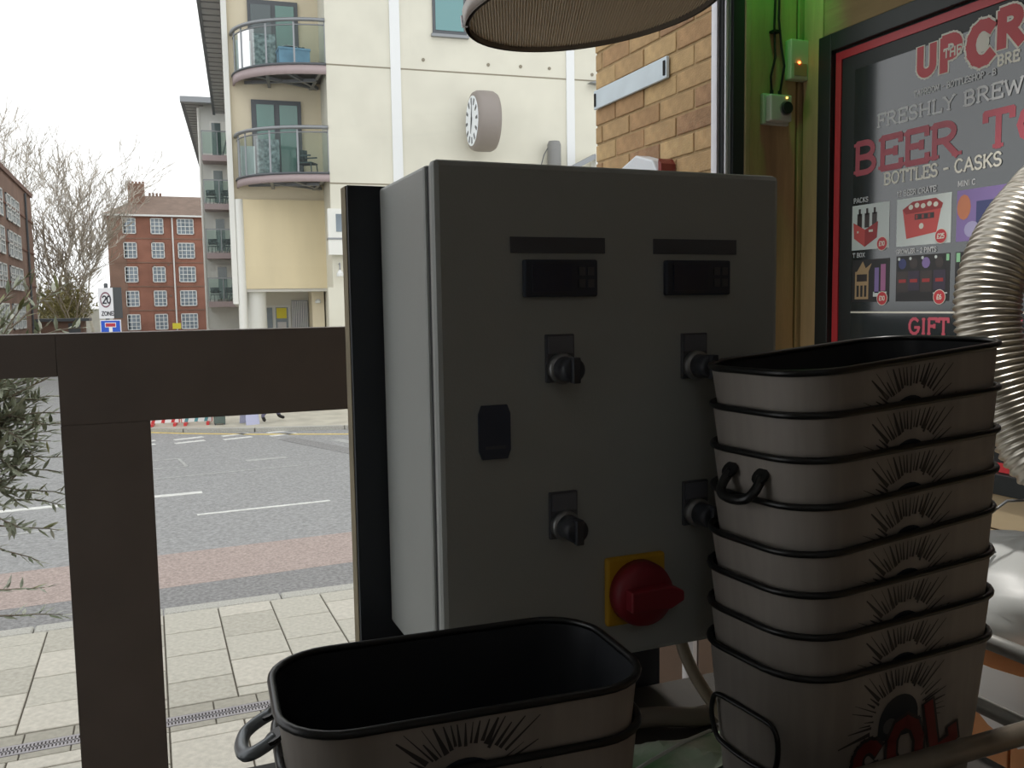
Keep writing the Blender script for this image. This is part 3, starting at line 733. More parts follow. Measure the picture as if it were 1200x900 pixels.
MB().box(-.11, .11, -.11, .11, .03, .8).build('body', mg, t, bevel=.01); MB().box(-.13, .13, -.13, .13, .8, .86).build('lid', mg, t, bevel=.02)
for sx in (-1, 1):
    for sy in (-1, 1): MB().box(sx*.09-.015, sx*.09+.015, sy*.09-.015, sy*.09+.015, 0, .03).build('foot', m_dkgrey, t)
t = thing('pavement_sign', 'pale lilac folding board standing on the far pavement', 'sign', (1.85, 18.95, -.03), (0, 0, R(12)))
ml = mat('lilac_board', srgb(176, 178, 204), .5)
for s in (-1, 1): MB().prism([(-.14, 0), (.14, 0), (.11, .9), (-.11, .9)], lambda x, z, d, s=s: (x, s*(.22-.2*z/.9)+d, z), 0, .02).build('board_leaf', ml, t)
MB().box(-.12, .12, -.03, .04, .88, .92).build('hinge', m_dkgrey, t)

# a person walking along the far pavement
def person(loc, rz):
    t = thing('person', 'person in dark trousers walking on the far pavement', 'person', loc, (0, 0, rz))
    J = {'pel': (0, 0, .95), 'ch': (0, .03, 1.28), 'nk': (0, .04, 1.47), 'hd': (0, .07, 1.6), 'ht': (0, .06, 1.72),
         'hl': (-.09, 0, .9), 'kl': (-.1, .13, .5), 'al': (-.1, .22, .1), 'tl': (-.11, .36, .05),
         'hr': (.09, 0, .9), 'kr': (.1, .0, .48), 'ar': (.1, -.3, .17), 'tr': (.1, -.24, .04),
         'sl': (-.18, .03, 1.4), 'el': (-.25, -.06, 1.14), 'wl': (-.2, .08, .98), 'sr': (.18, .03, 1.4), 'er': (.25, -.06, 1.14), 'wr': (.2, .08, .98)}
    rad = dict(pel=.15, ch=.16, nk=.06, hd=.085, ht=.07, hl=.09, kl=.062, al=.042, tl=.035, hr=.09, kr=.062, ar=.042, tr=.035, sl=.07, el=.05, wl=.045, sr=.07, er=.05, wr=.045)
    E = [('pel', 'ch'), ('ch', 'nk'), ('nk', 'hd'), ('hd', 'ht'), ('pel', 'hl'), ('hl', 'kl'), ('kl', 'al'), ('al', 'tl'), ('pel', 'hr'), ('hr', 'kr'), ('kr', 'ar'), ('ar', 'tr'), ('ch', 'sl'), ('sl', 'el'), ('el', 'wl'), ('ch', 'sr'), ('sr', 'er'), ('er', 'wr')]
    ks = list(J); me = bpy.data.meshes.new('body'); me.from_pydata([J[k] for k in ks], [(ks.index(a), ks.index(b)) for a, b in E], [])
    o = bpy.data.objects.new('body', me); col.objects.link(o); o.parent = t
    o.modifiers.new('skin', 'SKIN'); sv = me.skin_vertices[0].data
    for k, v in zip(ks, sv): v.radius = (rad[k]*(1.15 if k in ('ch', 'pel') else 1), rad[k]*(.75 if k in ('ch', 'pel') else 1))
    for v in sv: v.use_root = False
    sv[0].use_root = True
    ss = o.modifiers.new('sub', 'SUBSURF'); ss.levels = 2; ss.render_levels = 2
    m = bpy.data.materials.new('pedestrian'); m.use_nodes = True; nt = m.node_tree; b = nt.nodes['Principled BSDF']; b.inputs['Roughness'].default_value = .85
    tc = nt.nodes.new('ShaderNodeTexCoord'); sx = nt.nodes.new('ShaderNodeSeparateXYZ'); mr = nt.nodes.new('ShaderNodeMapRange'); mr.inputs[2].default_value = 1.8; rp = nt.nodes.new('ShaderNodeValToRGB')
    nt.links.new(tc.outputs['Object'], sx.inputs[0]); nt.links.new(sx.outputs[2], mr.inputs[0]); nt.links.new(mr.outputs[0], rp.inputs[0]); nt.links.new(rp.outputs[0], b.inputs['Base Color'])
    rp.color_ramp.interpolation = 'CONSTANT'; e = rp.color_ramp.elements
    e[0].position = 0; e[0].color = srgb(30, 28, 28); e[1].position = .075; e[1].color = srgb(92, 90, 112)
    for p, c in ((.55, srgb(60, 64, 74)), (.83, srgb(196, 154, 132))):
        x = e.new(p); x.color = c
    me.materials.append(m)
    h = MB().lathe([(.0, .0), (.06, .0), (.1, -.03), (.108, -.09), (.1, -.13)], (0, .045, 1.78), n=16, cap1=False).build('hair', mat('dark_hair', srgb(52, 42, 36), .8), t, True)
person((2.32, 18.98, -.03), R(-65))

# ------------------------------------------------------------------ olive tree in a pot outside the left pane
ol = thing('potted_olive_tree', 'grey-green olive tree in a pot outside the left pane', 'tree', (-.63, 3.1, 0))
MB().lathe([(.2, 0), (.26, .45), (.28, .47), (.28, .52), (.24, .52), (.24, .47)], n=24).build('pot', mat('grey_pot', srgb(90, 90, 90), .7), ol, True)
MB().lathe([(.0, .46), (.24, .46)], n=24, cap0=False, cap1=False).build('soil', mat('soil', srgb(60, 48, 38), .95), ol)
MB().tube([(0, 0, .45), (.03, 0, .9), (-.02, .02, 1.3), (.1, 0, 1.75), (.18, .02, 2.1)], [.026, .022, .018, .012, .006], 8).build('trunk', m_bark2, ol, True)
rnd = random.Random(5)
m_leaf = [mat('olive_leaf_a', srgb(164, 170, 148), .55), mat('olive_leaf_b', srgb(128, 138, 110), .55), mat('olive_leaf_c', srgb(188, 190, 174), .6), mat('olive_leaf_d', srgb(134, 136, 88), .55)]
proto = []
for mm in m_leaf:
    proto.append(MB().add([(0, 0, 0), (.006, -.001, .012), (.0075, .002, .028), (.0, .004, .055), (-.0075, .002, .028), (-.006, -.001, .012), (0, .003, .025)],
                          [(0, 1, 6), (1, 2, 6), (2, 3, 6), (3, 4, 6), (4, 5, 6), (5, 0, 6)]).build('leaf', mm, ol))
used = [False]*4
lm = MB(); tw = MB(); nleaf = 0
def leaf(p, d, big):
    global nleaf
    i = rnd.choices(range(4), (4, 3, 3, 1.6))[0]
    q = d.to_track_quat('Z', 'Y'); q.rotate(Matrix.Rotation(rnd.uniform(-.4, .4), 3, 'X'))
    s_ = rnd.uniform(.6, 1.0)
    if big and nleaf < 290:
        if used[i]:
            o = proto[i].copy(); col.objects.link(o)
        else:
            o = proto[i]; used[i] = True
        o.location = p; o.rotation_mode = 'QUATERNION'; o.rotation_quaternion = q; o.scale = (s_,)*3; nleaf += 1
    else:
        M_ = q.to_matrix()
        vs = [M_ @ (Vector(v.co)*s_)+p for v in proto[i].data.vertices]
        lm.add(vs, [tuple(f_.vertices) for f_ in proto[i].data.polygons])
def twig(p, d, L, n, big):
    pts = [p]; dd = d.normalized(); q = p.copy()
    for k in range(5):
        dd = (dd+Vector((rnd.uniform(-.18, .18), rnd.uniform(-.18, .18), rnd.uniform(-.16, .1)))).normalized(); q = q+dd*L/5; pts.append(q.copy())
    tw.tube(pts, [.003, .0028, .0024, .002, .0016, .001], 4, caps=False)
    for k in range(n):
        u = .15+.85*k/n; i = min(4, int(u*5)); pp = pts[i].lerp(pts[i+1], u*5-i)
        sd = Vector((rnd.uniform(-1, 1), rnd.uniform(-1, 1), rnd.uniform(-.6, .8))); ld = (dd*.8+sd).normalized()
        leaf(pp, ld, big)
    leaf(pts[-1], dd, big)
# long outer twigs that show against the road, then the crown
for (x, z, dx, dz) in ((.04, 2.3, .6, .5), (.0, 2.34, .4, .5), (.05, 2.24, .7, .4), (.03, 2.18, .9, .35), (.04, 2.12, .9, .25), (.02, 2.06, .9, .3), (.05, 2.0, .9, .1), (.02, 2.26, .5, .8), (-.06, 2.3, .3, .9), (.16-.14, 1.78, .9, .05), (.2, 1.86, 1, .1), (.16, 1.95, 1, .2), (.2, 2.03, 1, .15), (.15, 1.7, .9, -.15), (.22, 2.1, .9, .3), (.2, 2.16, .8, .5), (.12, 1.66, .8, -.3), (.18, 1.9, .9, -.1), (.2, 2.2, .6, .6), (.1, 1.52, .6, -.1), (.12, 1.42, .5, 0)):
    twig(Vector(((x-.17 if x > .05 else x)+.19, rnd.uniform(-.12, .1), z)), Vector((dx, rnd.uniform(-.3, .3), dz)), rnd.uniform(.16, .22), 12, True)
for k in range(230):
    a = rnd.uniform(0, 2*PI); e = rnd.uniform(-.6, 1.2); r0 = rnd.uniform(.0, .1)
    d = Vector((math.cos(a)*math.cos(e), math.sin(a)*math.cos(e), math.sin(e)))
    p = Vector((.13+d.x*r0, d.y*r0, 2.0+d.z*r0*1.4+rnd.uniform(-.24, .22)))
    twig(p, d, rnd.uniform(.09, .16), 15, d.x > .55)
tag(lm.build('foliage', m_leaf[0], ol), kind='stuff'); tw.build('twigs', m_bark2, ol)

# ------------------------------------------------------------------ room shell
def MB_box(*b):
    q = MB().box(*b); return q.v, q.f
m_roomwall = mat('painted_wall', srgb(222, 223, 224), .9, var=.1, vscale=2)
m_floor = mat('concrete_floor', srgb(136, 130, 122), .8, var=.15, vscale=3)
m_ceil = mat('ceiling_paint', srgb(206, 207, 207), .9)
m_frame = mat('brown_black_frame', srgb(116, 106, 99), .55, var=.08, vscale=6)
m_frame_brown = mat('brown_frame', srgb(128, 112, 102), .6, var=.08, vscale=6)
m_alu = mat('white_aluminium', srgb(222, 222, 228), .35, .2)
m_gasket = mat('black_gasket', srgb(34, 38, 40), .7)
m_wood = mat('weathered_timber', srgb(192, 160, 120), .8, var=.28, vscale=9, stretch=(1.2, 1.2, .16), bump=.3, bscale=60)
m_woodh = mat('weathered_timber_h', srgb(172, 144, 104), .8, var=.28, vscale=9, stretch=(1.2, .16, 1.2), bump=.3, bscale=60)
m_woodpale = mat('pale_timber', srgb(206, 186, 150), .7, var=.14, vscale=8, stretch=(1, .15, 1.2))
m_woodbead = mat('timber_bead', srgb(168, 150, 112), .7, var=.12, vscale=10)
struct(MB().box(-2.3, 1.9, -2.7, 2.1, .8, .9).build('floor', m_floor))
struct(MB().box(-2.3, 1.9, -2.7, 2.12, 3.6, 3.7).build('ceiling', m_ceil))
struct(MB().box(-2.3, -2.2, -2.7, 2.1, .9, 1.02).add(*MB_box(-2.3, -2.2, -2.7, 2.1, 3.5, 3.6)).add(*MB_box(-2.3, -2.2, -2.7, .56, 1.02, 3.5)).build('wall_left', m_roomwall))
wl2 = struct(empty('added_side_window', (-2.25, .3, 1.02)), 'tall added side window out of view to the left, for daylight')  # unseen glazing added so daylight reaches the left-facing sides
struct(MB().box(-2.2, 1.72, -2.7, -2.6, .9, 3.6).build('wall_back', m_roomwall))
wr = struct(MB().box(1.72, 1.79, -2.7, 2.1, .0, 3.6).build('wall_right', mat('dark_backing', srgb(40, 36, 30), .9)))
wf = struct(MB().box(-2.3, 1.72, 2.0, 2.1, 0, 1.02).build('wall_front', m_roomwall))
struct(MB().box(1.5, 1.72, 2.03, 2.1, 1.02, 3.6).build('wall_front_pier', mat('dark_backing', srgb(40, 36, 30), .9)))
wp = bpy.data.objects['wall_front_pier']
# planks
MB().box(1.502, 1.674, 1.998, 2.03, 1.02, 3.6).build('plank', m_wood, wp, bevel=.003)
MB().box(1.682, 1.72, 2.0, 2.03, 1.02, 3.6).build('plank', m_wood, wp, bevel=.003)
MB().box(1.692, 1.72, 1.918, 1.992, .9, 3.6).build('plank', m_wood, wr, bevel=.003)
for i in range(4):
    z0 = 3.042+i*.142
    MB().box(1.69, 1.72, -.2, 1.912, z0, min(z0+.137, 3.6)).build('plank', m_woodh, wr, bevel=.003)
for i, (za, zb) in enumerate(((1.846, 1.925), (1.735, 1.842), (1.6, 1.731), (1.45, 1.596), (1.3, 1.446), (1.1, 1.296), (.9, 1.096))):
    MB().box(1.69, 1.72, -.2, 1.912, za, zb).build('plank', m_woodpale, wr, bevel=.002)
for i in range(15):
    y1 = -.21-i*.16
    MB().box(1.695, 1.72, y1-.154, y1, .9, 3.6).build('plank', m_wood, wr)

# ------------------------------------------------------------------ window
wn = struct(empty('window_1', (0, 0, 1.02)), 'dark framed shop window'); 
def wpart(name, m, *b, bevel=.001):
    o = MB().box(*b).build(name, m, wn, bevel=bevel); o.matrix_parent_inverse = Matrix.Translation((0, 0, -1.02)); return o
wpart('post', m_frame, -.174, -.006, 1.985, 2.055, 1.02, 2.1195)
wpart('transom', m_frame, -2.2, -.174, 1.985, 2.055, 2.22, 2.306)
wpart('transom', m_frame, -.1735, 1.45, 1.985, 2.055, 2.12, 2.306)
wpart('post', m_frame_brown, 1.226, 1.302, 1.985, 2.055, 1.02, 2.12)
wpart('bead', m_alu, 1.336, 1.349, 1.985, 2.05, 1.02, 2.12, bevel=.001)
wpart('post', m_frame_brown, 1.352, 1.45, 1.98, 2.055, 1.02, 2.12)
wpart('sill', m_frame, -2.2, 1.5, 1.97, 2.1, 1.02, 1.06)
wpart('head', m_frame, -2.2, 1.5, 1.985, 2.1, 3.5, 3.6)
wpart('bead', m_alu, 1.421, 1.429, 2.008, 2.03, 2.306, 3.5, bevel=.001)
wpart('gasket_strip', m_gasket, 1.429, 1.4325, 1.992, 2.03, 2.306, 3.5, bevel=.0005)
wpart('bead', m_alu, 1.4325, 1.440, 1.984, 2.05, 2.306, 3.5, bevel=.001)
wpart('gasket_strip', m_gasket, 1.440, 1.4425, 1.99, 2.05, 2.306, 3.5, bevel=.0005)
wpart('bead', mat('grey_aluminium', srgb(170, 172, 178), .4, .2), 1.4425, 1.449, 1.984, 2.05, 2.306, 3.5, bevel=.001)
wpart('gasket_strip', m_gasket, 1.449, 1.485, 1.975, 2.06, 2.306, 3.5, bevel=.002)
wpart('timber_bead', m_woodbead, 1.485, 1.502, 1.97, 2.06, 1.06, 3.6, bevel=.003)
m_wglass = glass_mat('shop_window_glass', (.985, .99, .985, 1), .06)
def pane(x0, x1, z0, z1):
    o = MB().add([(x0, 2.02, z0), (x1, 2.02, z0), (x1, 2.02, z1), (x0, 2.02, z1)], [(0, 1, 2, 3)]).build('pane', m_wglass, wn); o.matrix_parent_inverse = Matrix.Translation((0, 0, -1.02))
pane(-2.2, -.174, 1.06, 2.22); pane(-.006, 1.226, 1.06, 2.12); pane(1.302, 1.336, 1.06, 2.12); pane(-2.2, 1.421, 2.306, 3.5)

for y in (.6, 1.28, 1.96):
    o = MB().box(-2.29, -2.21, y-.04, y+.04, 1.02, 3.5).build('post', m_frame, wl2, bevel=.004); o.matrix_parent_inverse = Matrix.Translation((2.25, -.3, -1.02))
for ya_, yb_ in ((.64, 1.24), (1.32, 1.92)):
    o = MB().add([(-2.25, ya_, 1.02), (-2.25, yb_, 1.02), (-2.25, yb_, 3.5), (-2.25, ya_, 3.5)], [(0, 1, 2, 3)]).build('pane', m_wglass, wl2); o.matrix_parent_inverse = Matrix.Translation((2.25, -.3, -1.02))

# ------------------------------------------------------------------ control cabinet on its board
bd = thing('backing_board', 'tall dark-faced board standing behind the grey control cabinet', 'board', (0, 0, .9))
def at(o, z): o.matrix_parent_inverse = Matrix.Translation((0, 0, -z)); return o
at(MB().box(.2145, .622, 1.004, 1.012, .9, 2.487).build('dark_face', mat('board_dark', srgb(44, 48, 54), .6), bd), .9)
at(MB().box(.2135, .622, 1.012, 1.036, .9, 2.487).build('plywood_core', mat('board_edge', srgb(150, 138, 112), .8, var=.2, vscale=14), bd), .9)
m_cab = mat('cabinet_grey', srgb(172, 175, 171), .5, var=.03, vscale=6, bump=.05, bscale=400)
cb = thing('control_cabinet', 'grey electrical control cabinet with switches and red rotary isolator', 'cabinet', (.449, .9, 1.976))
def cpart(name, m, *b, parent=None, bevel=.0):
    o = MB().box(*b).build(name, m, parent or cb, bevel=bevel)
    if not parent: o.matrix_parent_inverse = Matrix.Translation((-.449, -.9, -1.976))
    return o
def cput(mb, name, m, parent=None, smooth=False, bevel=0):
    o = mb.build(name, m, parent or cb, smooth, bevel)
    if not parent: o.matrix_parent_inverse = Matrix.Translation((-.449, -.9, -1.976))
    return o
cpart('body', m_cab, .2505, .646, .826, 1.003, 1.977, 2.4845, bevel=.004)
cpart('door_gasket', m_gasket, .2535, .643, .816, .828, 1.98, 2.482)
cpart('door', m_cab, .2505, .6475, .798, .8165, 1.9755, 2.4865, bevel=.006)
m_lab = mat('label_black', srgb(84, 86, 92), .5); m_ctl = mat('controller_black', srgb(54, 60, 72), .4); m_knob = mat('knob_black', srgb(58, 60, 66), .4); m_bez = mat('bezel_grey', srgb(150, 150, 150), .3, .6)
for (xa, xb, za, zb) in ((.327, .43, 2.4, 2.4155), (.487, .59, 2.4, 2.4155)):
    cpart('label_strip', m_lab, xa, xb, .7965, .7985, za, zb)
for xa in (.339, .499):
    c = cpart('temperature_controller', m_ctl, xa, xa+.08, .791, .799, 2.357, 2.3935, bevel=.002)
    cpart('display', mat('display_dark', srgb(46, 52, 70), .3), xa+.008, xa+.05, .7895, .7915, 2.362, 2.389, parent=c)
    for i in range(2):
        for k in range(2): cpart('button', m_lab, xa+.058+i*.01, xa+.065+i*.01, .7895, .7915, 2.366+k*.012, 2.374+k*.012, parent=c)
for (xc, zc) in ((.378, 2.286), (.536, 2.283), (.380, 2.127), (.538, 2.124)):
    pl = cpart('selector_switch', m_lab, xc-.0155, xc+.0155, .794, .799, zc-.014, zc+.034, bevel=.001)
    cpart('legend', mat('legend_grey', srgb(112, 114, 122), .5), xc-.0135, xc+.0135, .793, .7945, zc+.015, zc+.032, parent=pl)
    cput(MB().lathe([(.0155, .0), (.0155, .006), (.013, .009)], (xc, .794, zc), (0, -1, 0), 24), 'bezel', m_bez, pl, True)
    cput(MB().lathe([(.0125, .0), (.012, .026), (.01, .028)], (xc, .790, zc), (0, -1, 0), 20), 'knob', m_knob, pl, True)
    cpart('knob_grip', m_knob, xc-.004, xc+.004, .757, .766, zc-.0125, zc+.0125, parent=pl, bevel=.001)
st = MB().prism([(x*.0165+(.0), y) for x, y in [(-1, -.018), (-.8, -.0265), (.8, -.0265), (1, -.018), (1, .018), (.8, .0265), (-.8, .0265), (-1, .018)]], lambda x, y, d: (.307+x, .798-d, 2.2265+y), 0, .003)
stk = cput(st, 'badge', mat('badge_dark', srgb(58, 66, 84), .45))
cpart('badge_line', mat('badge_text', srgb(80, 86, 96), .5), .297, .318, .7945, .7952, 2.210, 2.213, parent=stk)
iso = cpart('isolator_plate', mat('isolator_yellow', srgb(206, 160, 30), .45), .427, .497, .79, .799, 2.013, 2.086, bevel=.003)
mred = mat('isolator_red', srgb(134, 26, 38), .5)
cput(MB().lathe([(.034, 0), (.034, .012), (.031, .02), (.02, .022)], (.463, .79, 2.048), (0, -1, 0), 32), 'isolator_dial', mred, iso, True)
hd = MB().prism([(-.026, -.011), (.02, -.012), (.036, -.005), (.036, .005), (.02, .012), (-.026, .011)], lambda x, y, d: (.463+x, .79-d, 2.048+y), .012, .034)
cput(hd, 'isolator_handle', mred, iso, bevel=.002)
q = MB(); letters(q, 'O', .4555, 2.0745, .007, lambda x, y, d: (x, .7895, y), 0, th=.2, serif=False); q.build('isolator_mark', m_gasket, iso)
for (xg) in (.585,): cput(MB().lathe([(.012, 0), (.012, .012), (.008, .02)], (xg, .9, 1.977), (0, 0, -1), 12), 'cable_gland', m_bez, smooth=True)
t = thing('grey_conduit', 'beige flexible conduit curving from under the control cabinet', 'pipe', (.66, .96, 1.835))
cp = []
for i in range(15):
    u = i/14; cp.append((.585-.03*u*(1-u)*2+.028*u*u-.66, .9-.075*u-.96, 1.966-.075*u-.042*u*u-1.835))
MB().tube(cp, .0075, 10).build('sleeve', mat('conduit_beige', srgb(176, 162, 140), .5), t, True)
MB().lathe([(.0095, 0), (.0095, .012)], cp[-2], (.4, .3, -.8), 10).build('end_collar', m_bez, t)

# ------------------------------------------------------------------ counter and guard rail
m_ctr = mat('counter_dark', srgb(58, 54, 50), .6, var=.1, vscale=6)
ct = thing('work_counter', 'dark work counter carrying the stacked drinks buckets', 'counter', (.2, .7, .9))
def ctp(name, m, *b): o = MB().box(*b).build(name, m, ct, bevel=.003); o.matrix_parent_inverse = Matrix.Translation((-.2, -.7, -.9)); return o
ctp('counter_top', m_ctr, -.5, .85, .42, 1.0, 1.80, 1.835)
for x in (-.46, .77):
    for y in (.46, .92): ctp('leg', m_ctr, x, x+.05, y, y+.05, .9, 1.80)
ctp('lower_shelf', m_ctr, -.46, .8, .46, .97, 1.2, 1.22)
m_tube = mat('worn_steel_tube', srgb(176, 176, 172), .35, .35, var=.15, vscale=20)
m_tube_dk = mat('dull_steel_tube', srgb(140, 130, 116), .35, .35, var=.2, vscale=18)
gr = thing('steel_guard_rail', 'steel tube guard rail around the tall bucket stack', 'rail', (.862, .57, 1.835))
def grp(name, m, pts, r=.0095): o = MB().tube(pts, r, 14).build(name, m, gr, True); o.matrix_parent_inverse = Matrix.Translation((-.862, -.57, -1.835)); return o
grp('front_tube', m_tube_dk, [(.44, .578, 1.924), (1.05, .578, 1.928)], .0105)
grp('side_tube', m_tube, [(.862, .578, 1.962), (.862, 1.08, 1.962)])
grp('side_tube', m_tube, [(.862, .578, 1.884), (.862, 1.08, 1.884)])
for p in ((1.04, .578), (.862, 1.08)): grp('upright', m_tube, [(p[0], p[1], .9), (p[0], p[1], 1.97)])
grp('upright', m_tube, [(.862, .592, .9), (.862, .592, 1.97)], .006)

# ------------------------------------------------------------------ drinks buckets
BL, BW, BR, BH = .285, .1596, .0494, .17
m_bout = mat('bucket_whitewash', srgb(158, 150, 142), .55, var=.14, vscale=14, stretch=(3, 3, .25))
m_bin = mat('bucket_black', srgb(40, 42, 46), .45); m_brim = mat('bucket_rim', srgb(24, 24, 24), .32)
m_print = mat('print_charcoal', srgb(58, 54, 54), .6); m_printred = mat('print_red', srgb(128, 34, 34), .55); m_printnavy = mat('print_navy', srgb(34, 42, 52), .6)
def rrect(L, W, r, n=7):
    out = []
    for k, (sx, sy) in enumerate(((1, 1), (-1, 1), (-1, -1), (1, -1))):
        for i in range(n+1):
            a = PI/2*(k+i/n)
            out.append((sx*(L/2-r)+r*math.cos(a), sy*(W/2-r)+r*math.sin(a)))
    return out
INS = .03
def ring(h, off=0.):
    k = INS*(1-h/BH)
    return [(x, y, h) for x, y in rrect(BL-k+2*off, BW-k+2*off, BR-k*.3+off)]
def shell(hs, off):
    vs = []; fs = []
    for h in hs: vs += ring(h, off)
    n = len(ring(0))
    for i in range(len(hs)-1):
        for k in range(n): fs.append((i*n+k, i*n+(k+1) % n, (i+1)*n+(k+1) % n, (i+1)*n+k))
    return vs, fs, n
vs, fs, n = shell((0, .06, .12, BH), 0); bo = MB().add(vs, fs+[tuple(range(n-1, -1, -1))])
me_out = bo.build('bucket_wall', m_bout, None, True); 
vs, fs, n = shell((.003, .06, .12, BH), -.0015); me_in = MB().add(vs, fs+[tuple(range(n))]).build('lining', m_bin, None, True)
me_rim = MB().tube(ring(BH, .0005), .0034, 8, closed=True).build('rim', m_brim, None, True)
# artwork wraps round the front
def front_pt(s, h, off=.0006):
    """s: arc length from front centre, h: height above base"""
    k = INS*(1-h/BH); L = BL-k; W = BW-k; r = BR-k*.3
    hl = L/2-r; q = abs(s)
    if q <= hl: x, y, nx, ny = q, -W/2, 0, -1
    else:
        a = (q-hl)/r; x = hl+r*math.sin(a); y = -W/2+r-r*math.cos(a); nx, ny = math.sin(a), -math.cos(a)
    x += nx*off; y += ny*off
    return (x if s >= 0 else -x, y, h)
AC = BH-.060                              # sun centre height
PA = lambda x, y, d: front_pt(x-.014, AC+y, .0006+d)
sun = MB(); rr_ = random.Random(2)
for i in range(33):
    a = R(-8+196*i/32+rr_.uniform(-1.5, 1.5)); r0 = .034+rr_.uniform(0, .006); r1 = r0+rr_.uniform(.012, .036); hw = rr_.uniform(.0005, .0017)
    if i % 4 == 0: hw *= 1.6; r1 += .008
    c_, s_ = math.cos(a), math.sin(a)
    r1 = min(r1, (.0535/s_) if s_ > .3 else r1)
    pts = [(c_*r0-s_*hw, s_*r0+c_*hw), (c_*r0+s_*hw, s_*r0-c_*hw), (c_*r1+s_*hw*.3, s_*r1-c_*hw*.3), (c_*r1-s_*hw*.3, s_*r1+c_*hw*.3)]
    sun.face(pts, PA, 0)
me_rays = sun.build('printed_rays', m_print)
dm = MB(); arc = circle(0, 0, .027, .026, 0, 180, 14)
for i in range(14): dm.face([arc[i], arc[i+1], (arc[i+1][0], -.018), (arc[i][0], -.018)], PA, 0)
me_dome = dm.build('printed_sun', m_printnavy)
lg = MB(); rot_ = R(17)
def PL(dx, dy, dd): return lambda x, y, d: (lambda X, Y: front_pt(X*math.cos(rot_)-Y*math.sin(rot_)+dx-.014, AC+dy+X*math.sin(rot_)+Y*math.cos(rot_), .0008+dd))(x, y)
letters(lg, 'SOL', -.066, -.062, .056, PL(0, 0, .0002), 0, th=.34, serif=False, wid=.95, track=.1); me_lgb = lg.build('printed_letter_edge', m_print)
lg = MB(); letters(lg, 'SOL', -.066, -.062, .056, PL(0, 0, .0006), 0, th=.22, serif=False, wid=.95, track=.1); me_lg = lg.build('printed_letters', m_printred)
hm = MB()
for cx in (-.012, .012):
    hm.face(disc(cx, -.004, .009, .008, 12), PA, .0003)
me_hump = hm.build('printed_highlight', mat('print_grey', srgb(92, 92, 94), .6))
me_lug = MB().lathe([(.0, .003), (.009, .003), (.009, 0)], (0, 0, 0), (-1, 0, 0), 14).build('handle_lug', m_brim)
# handle loop: hinge line along y at origin, loop hangs down -z
lp = [(0, -.045, 0), (-.001, -.047, -.02), (-.001, -.04, -.042), (-.001, -.03, -.047), (-.001, 0, -.049), (-.001, .03, -.047), (-.001, .04, -.042), (-.001, .047, -.02), (0, .045, 0)]
lp = [(0, .0, .004), (0, -.03, .0035), (0, -.041, .001), (0, -.046, -.008), (-.001, -.047, -.022), (-.001, -.043, -.038), (-.001, -.034, -.046), (-.001, 0, -.049), (-.001, .034, -.046), (-.001, .043, -.038), (-.001, .047, -.022), (0, .046, -.008), (0, .041, .001), (0, .03, .0035), (0, .002, .004)]
lp = [tuple(v) for v in catmull([Vector(q) for q in lp], 3)][:-1]
me_loop = MB().tube(lp, .0026, 8, closed=True).build('handle', m_brim, None, True)
lp2 = [(0, -.021, 0), (0, -.0225, -.008), (0, -.0215, -.018), (0, -.016, -.025), (0, 0, -.028), (0, .016, -.025), (0, .0215, -.018), (0, .0225, -.008), (0, .021, 0)]
lp2 = [tuple(v) for v in catmull([Vector(q) for q in lp2], 4)]
me_strap = MB().tube(lp2, .0056, 12, flat=.85).build('handle', mat('handle_strap', srgb(120, 126, 130), .28, .2), None, True)
me_strapdk = MB().tube(lp2, .0052, 12, flat=.85).build('handle', m_brim, None, True)
PROTO = [me_out, me_in, me_rim, me_rays, me_dome, me_lgb, me_lg, me_hump]
KIDS = {me_lg: [me_lgb], me_dome: [me_hump]}
used_p = set()
def take(src, parent):
    if src in used_p: c = src.copy(); col.objects.link(c)
    else: used_p.add(src); c = src
    c.parent = parent; return c
def bucket(loc, yaw, roll, pitch, label, group, handles=()):
    t = thing('drinks_bucket', label, 'bucket', (0, 0, 0), group=group)
    t.rotation_euler = (pitch, roll, yaw)
    M_ = t.rotation_euler.to_matrix(); t.location = Vector(loc)-M_ @ Vector((0, 0, BH))   # loc = rim centre
    for src in (me_out, me_in, me_rim, me_rays, me_dome, me_lg): 
        c = take(src, t)
        for kk in KIDS.get(src, ()): take(kk, c)
    for (side, src, ang, hz) in handles:
        x = side*(BL/2-INS/2*(1-hz/BH)+.003)
        h = take(src, t); h.location = (x, 0, hz); h.rotation_euler = (0, side*-ang if side > 0 else ang, 0)
        for yy in ((-.021, .021) if src in (me_strap, me_strapdk) else ()):
            l_ = take(me_lug, h); l_.location = (0, yy, 0)
    return t
GA = 'pair of nested buckets in front of the cabinet'; GB = 'tall stack of eight drinks buckets'
zc = 2.35-.2945
bucket((.2176, .662, zc), -.059, 0, 0, 'upper bucket of the nested pair in front of the cabinet, loop handle out', GA, ((-1, me_strap, R(62), BH-.022),))
bucket((.2185, .663, zc-.0413), -.059, 0, 0, 'lower bucket of the nested pair, only its rim line showing', GA, ())
px = [28.7, 20.7, 18.4, 21.7, 25, 15, 9, 2.6]
zt, zb = 2.35-.0545, 2.35-.343
names = ['topmost bucket of the tall stack, open and black inside', 'second bucket down in the tall stack', 'third bucket down in the tall stack, black handle lug showing',
         'fourth bucket down in the tall stack', 'fifth bucket down in the tall stack', 'sixth bucket down in the tall stack', 'seventh bucket down in the tall stack, just above the bottom one', 'bottom bucket of the tall stack with red lettering and sunburst']
for i in range(8):
    z = zt+(zb-zt)*i/7
    tilt = -(px[i]-4)/1170/.285*1.0
    dx = (0, .002, .003, .003, .001, 0, .001, 0)[i]
    hnd = ()
    if i == 2: hnd = ((-1, me_strapdk, R(40), BH-.02),)
    if i == 7: hnd = ((-1, me_loop, R(-4), BH-.055), (1, me_loop, R(-4), BH-.055))
    bucket((.657+dx, .6926, z), .076, tilt, 0, names[i], GB, hnd)
